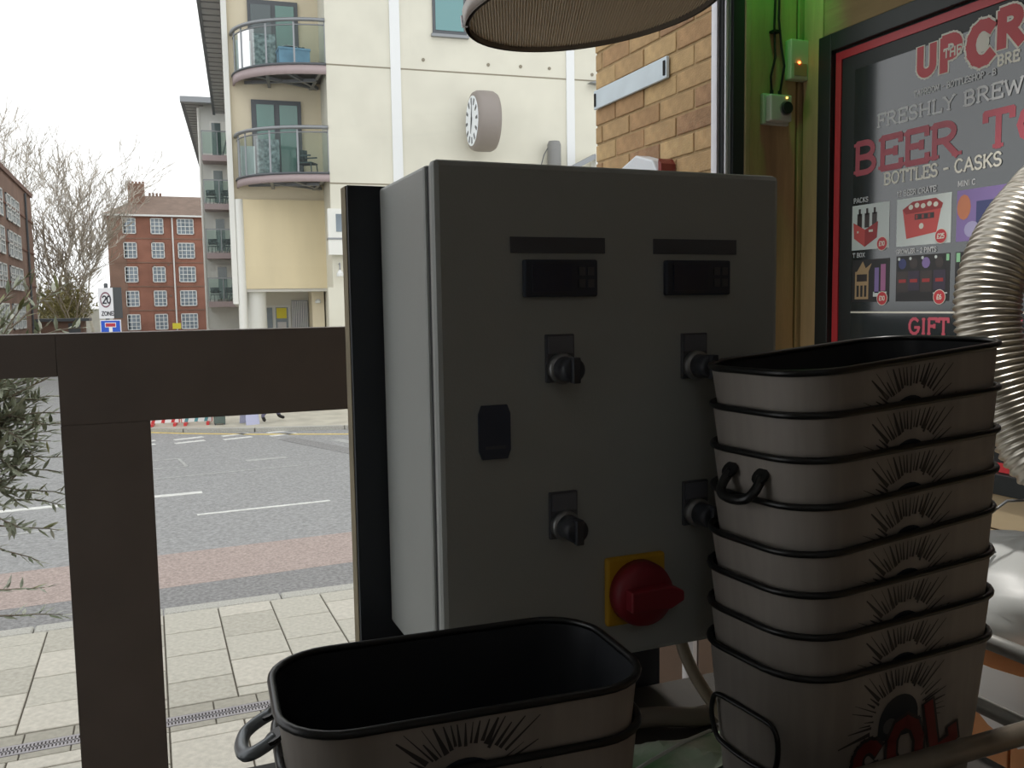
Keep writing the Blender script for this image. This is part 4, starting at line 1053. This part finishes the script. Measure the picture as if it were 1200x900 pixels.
for src in (me_out, me_in): pass

# ------------------------------------------------------------------ sack and hose on the counter
m_sack = mat('sack_green_white', srgb(224, 230, 214), .45, color2=srgb(92, 178, 98), vscale=9)
gm = MB(); NX, NY = 18, 14; vv = []
for j in range(NY+1):
    for i in range(NX+1):
        u, v = i/NX, j/NY
        x = .42+.19*u; y = .775+.075*v
        e = min(u, 1-u, v, 1-v)
        z = 1.837+.009*min(1, e*5)+.006*noise.noise(Vector((x*22, y*22, 0)))*min(1, e*6)+.008*max(0, 1-abs(u+v*.4-.8)*6)
        vv.append((x, y, max(z, 1.8362)))
ff = [(j*(NX+1)+i, j*(NX+1)+i+1, (j+1)*(NX+1)+i+1, (j+1)*(NX+1)+i) for j in range(NY) for i in range(NX)]
base_v = [(x, y, 1.8355) for x, y, z in vv]; nv = len(vv)
gm.add(vv+base_v, ff+[tuple(nv+k for k in reversed(f_)) for f_ in ff])
sk = thing('plastic_sack', 'crumpled green and white plastic sack under the control cabinet', 'bag', (.51, .81, 1.8355))
o = gm.build('sheet', m_sack, sk); o.matrix_parent_inverse = Matrix.Translation((-.51, -.81, -1.8355))
o = MB().tube([(.43, .785, 1.845), (.48, .8, 1.85), (.54, .82, 1.852), (.59, .84, 1.846)], .0022, 5).build('welded_seam', mat('sack_seam', srgb(220, 222, 214), .4), sk); o.matrix_parent_inverse = Matrix.Translation((-.51, -.81, -1.8355))

t = thing('grey_drain_hose', 'thick grey hose lying on the counter behind the plastic sack', 'hose', (.5, .885, 1.835))
MB().tube([(-.1, .01, .0135), (-.05, .015, .0145), (.0, .012, .017), (.05, .002, .0155), (.09, -.012, .0125), (.12, -.012, .0125)], .012, 14).build('hose_wall', mat('hose_grey', srgb(128, 118, 106), .5), t, True)
MB().lathe([(.0135, -.008), (.0135, .008)], (-.06, .0145, .0145), (1, .1, 0), 16).build('hose_clip', m_bez, t)

# ------------------------------------------------------------------ right-hand wall: poster case
m_case = mat('poster_case_black', srgb(34, 38, 38), .45); m_sheet = mat('poster_sheet', srgb(48, 54, 56), .14, spec=.9); m_sheet.node_tree.nodes['Principled BSDF'].inputs['Coat Weight'].default_value = .45; m_sheet.node_tree.nodes['Principled BSDF'].inputs['Coat Roughness'].default_value = .08
m_pred = mat('poster_red', srgb(196, 56, 62), .4); m_pcream = mat('poster_cream', srgb(226, 222, 208), .4); m_pgrey = mat('poster_grey', srgb(206, 206, 206), .4); m_pdkred = mat('poster_dim_red', srgb(178, 78, 90), .4)
PY0, PY1 = 1.915, .95
ps = thing('framed_beer_poster', 'black framed beer poster with red border on the timber wall', 'poster', (1.69, 1.43, 1.925))
PMI = Matrix.Translation((-1.69, -1.43, -1.925))
def pp_(mb, name, m, parent=None, bevel=0):
    o = mb.build(name, m, parent or ps, bevel=bevel)
    if not parent: o.matrix_parent_inverse = PMI
    return o
pp_(MB().box(1.693, 1.7, PY1, PY0, 1.925, 3.038), 'back_board', m_case)
for b in ((1.676, 1.6935, PY0-.047, PY0, 1.925, 3.038), (1.676, 1.6935, PY1, PY1+.047, 1.925, 3.038), (1.676, 1.6935, PY1+.047, PY0-.047, 2.993, 3.038), (1.676, 1.6935, PY1+.047, PY0-.047, 1.925, 1.97)):
    pp_(MB().box(*b), 'case_frame', m_case, bevel=.002)
ya, yb = 1.864, 1.001
for b in ((1.6895, 1.6932, ya-.02, ya, 1.972, 2.988), (1.6895, 1.6932, yb, yb+.02, 1.972, 2.988), (1.6895, 1.6932, yb+.02, ya-.02, 2.968, 2.988), (1.6895, 1.6932, yb+.02, ya-.02, 1.972, 1.992)):
    pp_(MB().box(*b), 'red_border', m_pred)
SY = 1.796
sheet = pp_(MB().box(1.6902, 1.6935, 1.05, SY, 2.02, 2.93), 'poster_sheet', m_sheet)
PP = lambda x, y, d: (1.6899-d, SY-x, y)
def plate(pts, m, d=0., name='print', parent=None): return MB().face(pts, PP, d).build(name, m, parent or sheet)
def rect(x0, x1, y0, y1): return [(x0, y0), (x1, y0), (x1, y1), (x0, y1)]
def ptext(t, x, y, h, m, th=.15, serif=True, wid=1., track=0., d=.0004, name='lettering', **k):
    q = MB(); letters(q, t, x, y, h, PP, d, th, serif, track, wid, **k); return q.build(name, m, sheet)
# logo
lc = [('U', .197, 2.868, .058), ('P', .262, 2.862, .066), ('C', .336, 2.857, .076), ('R', .408, 2.876, .068), ('E', .475, 2.878, .062), ('E', .53, 2.872, .064), ('K', .588, 2.862, .072)]
for m_, th, d_, nm in ((m_pcream, .46, .0003, 'logo_outline'), (m_pred, .33, .0006, 'logo_lettering')):
    q = MB()
    for c, x, y, h in lc: letters(q, c, x, y, h, PP, d_, th, False, 0, 1.08)
    q.build(nm, m_, sheet)
plate(disc(.374, 2.896, .016, .02), m_pcream, .0009, 'logo_counter')
ptext('THE', .272, 2.888, .019, m_pcream, .2, False, 1, .05, .0012)
ptext('BRE', .41, 2.837, .021, m_pcream, .22, True, 1., .05)
ptext('TAPROOM - BOTTLESHOP - B', .19, 2.8205, .013, m_pgrey, .18, True, .88, .04)
ptext('FRESHLY BREWED', .077, 2.771, .031, m_pgrey, .17, True, 1.3, .04)
ptext('BEER', .0, 2.669, .073, m_pdkred, .2, True, 1.38, .03); ptext('TO', .378, 2.669, .073, m_pdkred, .2, True, 1.38, .03)
ptext('BOTTLES - CASKS', .103, 2.629, .028, m_pcream, .17, True, 1.05, .0)
ptext('PACKS', .004, 2.595, .0115, m_pgrey, .18, True, 1, .05); ptext('12 BEER CRATE', .147, 2.595, .0125, m_pgrey, .18, True, .95, .03); ptext('MINI C', .32, 2.597, .0115, m_pgrey, .18, True, .95, .03)
ptext('T BOX', .004, 2.457, .0105, m_pgrey, .18, True, 1, .05); ptext('GROWLER - 2 PINTS', .147, 2.4575, .0105, m_pgrey, .18, True, .9, .02)
plate(rect(0, .74, 2.3145, 2.319), m_pcream, .0003, 'rule')
ptext('GIFT', .19, 2.266, .036, mat('poster_pink', srgb(196, 84, 100), .4), .2, True, 1.12, .05); ptext('H', .455, 2.266, .036, MATS['poster_pink'], .2, True, 1.12, .05)
m_tile = mat('tile_pale', srgb(208, 216, 212), .4); m_cr = mat('crate_red', srgb(204, 84, 80), .45); m_cr2 = mat('crate_red_dark', srgb(164, 56, 56), .45); m_bt = mat('bottle_dark', srgb(52, 42, 38), .3); m_tan = mat('gift_tan', srgb(176, 148, 108), .5); m_tdk = mat('tile_dark', srgb(40, 38, 38), .4); m_pur = mat('tile_purple', srgb(136, 116, 170), .5); m_org = mat('tile_orange', srgb(196, 124, 90), .5); m_bluepr = mat('tile_blue', srgb(70, 76, 120), .5)
# tile 1: six pack
t1 = plate(rect(0, .124, 2.475, 2.588), m_tile, .0003, 'picture')
for i in range(3): plate(rect(.018+i*.025, .034+i*.025, 2.53, 2.566), m_bt, .0006, 'bottle', t1); plate(rect(.0225+i*.025, .0295+i*.025, 2.562, 2.578), m_bt, .0006, 'bottle_neck', t1)
plate([(.005, 2.545), (.045, 2.525), (.045, 2.482), (.008, 2.505)], m_cr, .0009, 'carrier_side', t1); plate([(.045, 2.525), (.088, 2.543), (.085, 2.503), (.045, 2.482)], m_cr2, .0009, 'carrier_side', t1)
plate(rect(.018, .024, 2.518, 2.523), m_pcream, .0012, 'carrier_mark', t1); plate(rect(.058, .072, 2.518, 2.524), m_pcream, .0012, 'carrier_mark', t1)
# tile 2: crate
t2 = plate(rect(.147, .305, 2.475, 2.588), m_tile, .0003, 'picture')
plate([(.165, 2.562), (.178, 2.492), (.265, 2.502), (.278, 2.562)], m_cr, .0006, 'crate_front', t2); plate([(.165, 2.562), (.195, 2.578), (.262, 2.58), (.282, 2.566), (.278, 2.555), (.175, 2.55)], m_cr2, .0009, 'crate_rim', t2)
for i in range(5): plate(disc(.19+i*.018, 2.5655+(i % 2)*.003, .007, .006, 10), m_pcream, .0012, 'bottle_cap', t2)
plate(rect(.202, .258, 2.535, 2.548), m_bt, .0012, 'crate_slot', t2)
for i in range(6): plate(rect(.205+i*.009, .211+i*.009, 2.537, 2.546), m_tdk if i % 2 else m_cr2, .0014, 'slot_letter', t2)
plate(disc(.222, 2.519, .007, .007, 10), m_pcream, .0012, 'crate_mark', t2)
t3 = plate(rect(.319, .46, 2.475, 2.588), m_pur, .0003, 'picture'); plate(disc(.338, 2.55, .018, .028, 12), m_org, .0006, 'shape', t3); plate(rect(.37, .44, 2.48, 2.56), m_bluepr, .0006, 'shape', t3); plate(disc(.36, 2.5, .02, .018, 12), mat('tile_lilac', srgb(170, 164, 200), .5), .0008, 'shape', t3)
t4 = plate(rect(.004, .128, 2.343, 2.45), m_tdk, .0003, 'picture')
plate(rect(.014, .06, 2.35, 2.42), m_tan, .0006, 'gift_box', t4); plate([(.02, 2.42), (.04, 2.446), (.05, 2.428), (.07, 2.44), (.06, 2.42)], m_tan, .0006, 'box_lid', t4)
for i in range(3): plate(rect(.02+i*.013, .028+i*.013, 2.356, 2.385), m_tdk, .0009, 'box_window', t4)
plate(rect(.02, .055, 2.395, 2.413), m_bt, .0009, 'box_label', t4); plate(rect(.08, .094, 2.365, 2.428), m_pur, .0006, 'bottle', t4); plate(rect(.1, .116, 2.37, 2.436), mat('tile_pink', srgb(170, 110, 150), .5), .0006, 'bottle', t4); plate(rect(.076, .12, 2.356, 2.368), m_tile, .0006, 'shape', t4)
t5 = plate(rect(.149, .305, 2.343, 2.452), m_tdk, .0003, 'picture')
for i, (x, m_) in enumerate(((.152, m_bluepr), (.186, m_bt), (.222, m_pur), (.26, m_bt))):
    plate(rect(x, x+.034, 2.365+.004*(i % 2), 2.415), mat('growler_box', srgb(58, 50, 66), .4) if i % 2 else m_bt, .0006, 'growler', t5); plate(disc(x+.016, 2.433, .012, .013, 10), m_, .0006, 'growler_neck', t5)
    plate(rect(x+.006, x+.028, 2.388, 2.396), m_cr2, .0009, 'growler_label', t5); plate(disc(x+.006, 2.445, .004, .004, 8), m_tile, .0009, 'glint', t5)
plate(rect(.295, .303, 2.435, 2.45), mat('tile_mint', srgb(150, 206, 160), .5), .0007, 'shape', t5); plate(rect(.26, .3, 2.36, 2.363), m_pgrey, .0007, 'shape', t5)
t6 = plate(rect(.319, .46, 2.343, 2.452), m_tdk, .0003, 'picture'); plate(rect(.322, .332, 2.43, 2.45), MATS['tile_mint'], .0006, 'shape', t6)
for (x, y, tx) in ((.103, 2.4865, '£10'), (.279, 2.4915, '£25'), (.107, 2.3515, '£10'), (.279, 2.3525, '£6')):
    bg_ = plate(disc(x, y, .0175), m_pcream, .0016, 'price_badge'); plate(disc(x, y, .0158), m_pred, .0019, 'badge_field', bg_)
    q = MB(); letters(q, tx, x-text_width(tx, .0105)/2, y-.005, .0105, PP, .0022, .2, False); q.build('price', m_pcream, bg_)

# ------------------------------------------------------------------ small things on the timber
t = thing('socket_box', 'white switch box with round black dial on the timber corner', 'switch', (1.597, 1.998, 2.865))
m_sw = mat('switch_white', srgb(206, 206, 198), .45)
MB().box(-.044, .044, -.012, 0, -.042, .04).build('back_plate', m_sw, t, bevel=.003)
MB().box(-.036, .034, -.036, -.012, -.036, .034).build('front_cover', m_sw, t, bevel=.004)
dl = MB().lathe([(.019, 0), (.019, .004)], (.012, -.036, -.002), (0, -1, 0), 24).build('dial_ring', m_bez, t); MB().lathe([(.0155, .004), (.0155, .012)], (.012, -.036, -.002), (0, -1, 0), 24).build('dial', m_gasket, dl)
MB().lathe([(.0025, 0), (.0025, .002)], (.016, -.036, .026), (0, -1, 0), 10).build('led', mat('amber_led', srgb(255, 180, 60), .3, emit=(1, .5, .1, 1), estr=3), t)
m_cblk = mat('cable_black', srgb(16, 16, 16), .5)
for k, (pts, lb_) in enumerate((([(1.585, 1.99, 2.905), (1.578, 1.985, 2.95), (1.592, 1.985, 3.0), (1.588, 1.985, 3.08), (1.592, 1.985, 3.2), (1.59, 1.985, 3.6)], 'left one of two black cables running up from the switch box'),
                          ([(1.612, 1.99, 2.905), (1.622, 1.985, 2.98), (1.612, 1.985, 3.03), (1.598, 1.98, 3.1), (1.6, 1.98, 3.2), (1.602, 1.985, 3.6)], 'right one of two black cables running up from the switch box'))):
    t = thing('black_cable', lb_, 'cable', pts[0], group='black cables above the switch box')
    MB().tube([tuple(Vector(p)-Vector(pts[0])) for p in pts], .0032, 6).build('sheath', m_cblk, t, True)
    MB().lathe([(.005, -.006), (.005, .006)], (0, 0, .004), n=8).build('strain_relief', m_cblk, t)
    for z in (.16,): MB().box(-.007+pts[3][0]-pts[0][0], .007+pts[3][0]-pts[0][0], -.012, .008, z, z+.006).build('cable_clip', m_cblk, t)
t = thing('door_sensor_box', 'small pale green-tinted sensor box with red light beside the poster', 'sensor', (1.664, 1.998, 2.995))
MB().box(-.03, .03, -.026, 0, -.05, .056).build('case', mat('sensor_white', srgb(200, 202, 180), .4), t, bevel=.003)
MB().box(-.02, .022, -.0275, -.025, -.04, -.008).build('lens', mat('sensor_lens', srgb(170, 140, 110), .2), t)
MB().lathe([(.0035, 0), (.0035, .003)], (-.004, -.027, -.006), (0, -1, 0), 10).build('red_led', mat('red_led', srgb(255, 80, 40), .3, emit=(1, .12, .03, 1), estr=6), t)

# ------------------------------------------------------------------ aluminium ducting hose
hz = thing('flexible_duct_hose', 'ribbed silver aluminium duct hose looping past the beer poster', 'hose')
def px3(u, v, z): return Vector((0, 0, 2.35))+(rt*((u-600)/1035)+up*(-(v-450)/1035)+fw)*z
ctrl = [Vector((1.70, .745, 2.45)), Vector((1.635, .75, 2.47)), Vector((1.545, .79, 2.55))]+[px3(*p) for p in ((1262, 205, 1.46), (1208, 240, 1.46), (1172, 295, 1.44), (1157, 355, 1.43), (1166, 425, 1.42), (1195, 495, 1.40), (1242, 555, 1.36))]+[Vector((1.385, .8, 2.03)), Vector((1.45, .7, 1.9)), Vector((1.51, .64, 1.65)), Vector((1.52, .6, 1.3)), Vector((1.52, .58, .92))]
cv = catmull(ctrl, 60)
L = [0]
for a, b in zip(cv, cv[1:]): L.append(L[-1]+(b-a).length)
pts = []; rad = []; step = .0105/6; j = 0; s_ = 0
while s_ < L[-1]:
    while L[j+1] < s_: j += 1
    pts.append(cv[j].lerp(cv[j+1], (s_-L[j])/max(1e-9, L[j+1]-L[j]))); rad.append(.0485+.0024*math.cos(2*PI*s_/.0105)+.0006*noise.noise(Vector((s_*30, 0, 0)))); s_ += step
MB().tube(pts, rad, 36, caps=False).build('ribbed_sleeve', mat('duct_aluminium', srgb(196, 190, 178), .34, .85, var=.06, vscale=30), hz, True)
MB().lathe([(.051, -.02), (.054, -.015), (.054, .015), (.051, .02)], pts[12], (1, 0, 0), 36, False, False).build('duct_clamp', m_steel, hz, True)

# ------------------------------------------------------------------ pendant shade at the top
c0 = Vector((.774, 1.47, 2.881))
er = (rt+Vector((0, 0, .135))).normalized(); ef = Vector((fw.x, fw.y, .0)).normalized(); nn = er.cross(ef).normalized()
if nn.z < 0: nn = -nn
hp = thing('pendant_shade', 'wide maroon pendant shade with wire mesh underside hanging by the window', 'lamp', c0)
m_maroon = mat('maroon_enamel', srgb(96, 44, 40), .4, var=.15, vscale=10)
MB().lathe([(.232, 0), (.232, .022), (.218, .05), (.17, .12), (.09, .17), (.05, .19)], (0, 0, 0), nn, 64, False, True).build('shell', m_maroon, hp, True)
MB().lathe([(.236, -.004), (.238, .0), (.238, .022), (.234, .026), (.229, .022), (.229, -.004)], (0, 0, 0), nn, 64, False, False).build('rim_band', mat('rim_dark', srgb(140, 132, 124), .35, .4), hp, True)
MB().lathe([(.0, .012), (.229, .012)], (0, 0, 0), nn, 64, False, False).build('inner_reflector', mat('reflector_taupe', srgb(222, 208, 184), .6), hp)
gm = MB()
k = -.226
while k < .226:
    hl = math.sqrt(.228**2-k*k)
    gm.bar(er*k-ef*hl+nn*.004, er*k+ef*hl+nn*.004, .0012); gm.bar(ef*k-er*hl+nn*.0052, ef*k+er*hl+nn*.0052, .0012)
    k += .0052
tag(gm.build('wire_mesh', mat('mesh_wire', srgb(220, 206, 184), .5, .0), hp), kind='stuff')
MB().tube([nn*.185, nn*.24, Vector((0, 0, 3.6))-Vector((0, 0, c0.z))+nn*.24-Vector((0, 0, nn.z*.24))], .006, 8).build('flex', m_cblk, hp)
MB().tube([er*-.236+nn*.0, er*-.236+nn*.02], .006, 6).build('clip', m_alu, hp)

# ------------------------------------------------------------------ white bag on crate, lower right
cr = thing('wooden_crate', 'orange-brown wooden crate below the white bag', 'crate', (1.33, .98, .9))
m_orange = mat('orange_timber', srgb(196, 132, 82), .6, var=.15, vscale=7, stretch=(1, 1, .2))
for i in range(5):
    MB().box(-.19+i*.077, -.19+i*.077+.073, -.19, -.172, 0, .87).build('board', m_orange, cr, bevel=.002)
    MB().box(-.19, -.172, -.17+i*.07, -.17+i*.07+.066, 0, .87).build('board', m_orange, cr, bevel=.002)
for sx in (-1, 1): MB().box(sx*.18-.012, sx*.18+.012, .16, .185, 0, .87).build('corner_post', m_orange, cr)
MB().box(-.195, .195, -.195, .19, .87, .885).build('lid', m_orange, cr, bevel=.002)
bg = thing('white_bag', 'bulging white plastic bag slumped on the wooden crate', 'bag', (1.3, .98, 1.785))
gm = MB(); NU, NV = 40, 22; vv = []
for j in range(NV+1):
    th = PI*j/NV
    for i in range(NU):
        ph = 2*PI*i/NU
        d = Vector((math.sin(th)*math.cos(ph), math.sin(th)*math.sin(ph), math.cos(th)))
        f_ = 1+.1*noise.noise(d*2.2+Vector((3, 1, 2)))+.05*abs(noise.noise(Vector((ph*3.2, th*1.2, 4))))
        p = Vector((d.x*.185*f_, d.y*.17*f_, (.088+d.z*.088*f_)))
        if p.z < .0: p.z = 0
        vv.append(p)
ff = [(j*NU+i, j*NU+(i+1) % NU, (j+1)*NU+(i+1) % NU, (j+1)*NU+i) for j in range(NV) for i in range(NU)]
mw = mat('white_plastic', srgb(226, 228, 226), .35)
nt = mw.node_tree; tl = nt.nodes.new('ShaderNodeBsdfTranslucent'); tl.inputs[0].default_value = (.8, .82, .8, 1); mxs = nt.nodes.new('ShaderNodeMixShader'); mxs.inputs[0].default_value = .35
nt.links.new(nt.nodes['Principled BSDF'].outputs[0], mxs.inputs[1]); nt.links.new(tl.outputs[0], mxs.inputs[2]); nt.links.new(mxs.outputs[0], nt.nodes['Material Output'].inputs[0])
gm.add(vv, ff).build('bag_body', mw, bg, True)
dp = MB(); vv = []
for i in range(13):
    a = R(150+i*11)
    for j in range(5):
        u = j/4; r_ = .2+.012*math.sin(i*1.7)
        x = max(-.205, min(.205, math.cos(a)*.24)); y = max(-.205, math.sin(a)*.24)
        vv.append((x*(.95+.05*u), y*(.95+.06*u), .03-u*.075*(1+.35*math.sin(i*1.3))))
dp.add(vv, [(i*5+j, i*5+j+1, (i+1)*5+j+1, (i+1)*5+j) for i in range(12) for j in range(4)]).build('bag_skirt', MATS['white_plastic'], bg, True)
MB().tube([(-.1, -.02, .17), (-.135, -.03, .2), (-.13, -.03, .235), (-.09, -.03, .252), (-.03, -.02, .245), (.02, 0, .18)], .0022, 6).build('wire_tie', m_steel, bg, True)

# ------------------------------------------------------------------ green effect lamp above the timber corner
gl = thing('green_effect_lamp', 'small black green-lit lamp under the ceiling at the timber corner', 'lamp', (1.5, 1.86, 3.5))
MB().lathe([(.03, .06), (.034, .0), (.034, -.05)], n=20, cap1=False).build('housing', m_gasket, gl, True)
MB().lathe([(.0, -.03), (.031, -.03)], n=20, cap0=False, cap1=False).build('lens', mat('green_lens', srgb(60, 255, 90), .3, emit=(.1, 1, .2, 1), estr=8), gl)
MB().box(-.02, .02, -.02, .02, .06, .1).build('mount', m_gasket, gl)
ld = bpy.data.lights.new('green_beam', 'SPOT'); ld.energy = 2.2; ld.color = (.08, 1, .14); ld.spot_size = R(52); ld.spot_blend = .5; ld.shadow_soft_size = .02
lo = bpy.data.objects.new('green_beam', ld); col.objects.link(lo); lo.parent = gl; lo.location = (0, 0, -.06)
lo.rotation_euler = (Vector((.09, .1, -.3)).to_track_quat('-Z', 'Y').to_euler())

# ------------------------------------------------------------------ added fill spot, out of view, brightens right-hand wall and bag
dl_ = thing('fill_spot', 'round added fill light on the ceiling near the beer poster', 'lamp', (1.1, .95, 3.6))
MB().lathe([(.07, 0), (.07, -.03), (.06, -.035)], n=24, cap1=False).build('housing', m_sw, dl_, True)
MB().lathe([(.0, -.02), (.058, -.02)], n=24, cap0=False, cap1=False).build('lens', mat('fill_spot_lens', srgb(255, 246, 230), .3, emit=(1, .965, .91, 1), estr=4), dl_)
ld = bpy.data.lights.new('fill_spot_beam', 'SPOT'); ld.energy = 46; ld.color = (1, .965, .91); ld.spot_size = R(74); ld.spot_blend = .6; ld.shadow_soft_size = .06
lo = bpy.data.objects.new('fill_spot_beam', ld); col.objects.link(lo); lo.parent = dl_; lo.location = (0, 0, -.045)
lo.rotation_euler = (Vector((.2, .03, -1)).to_track_quat('-Z', 'Y').to_euler())

# ------------------------------------------------------------------ added fill panel, out of view, lifts the dark front faces
cl_ = thing('fill_panel', 'square added fill light on the ceiling behind the camera', 'lamp', (-.4, -1.3, 3.6))
MB().box(-.2, .2, -.2, .2, -.05, 0).build('housing', m_sw, cl_, bevel=.004)
MB().box(-.18, .18, -.18, .18, -.054, -.05).build('diffuser', mat('fill_panel_diffuser', srgb(250, 250, 250), .5, emit=(1, 1, 1, 1), estr=.6), cl_)
ld = bpy.data.lights.new('fill_panel_light', 'AREA'); ld.shape = 'SQUARE'; ld.size = .36; ld.energy = .6; ld.color = (.95, .98, 1)
lo = bpy.data.objects.new('fill_panel_light', ld); col.objects.link(lo); lo.parent = cl_; lo.location = (0, 0, -.06)
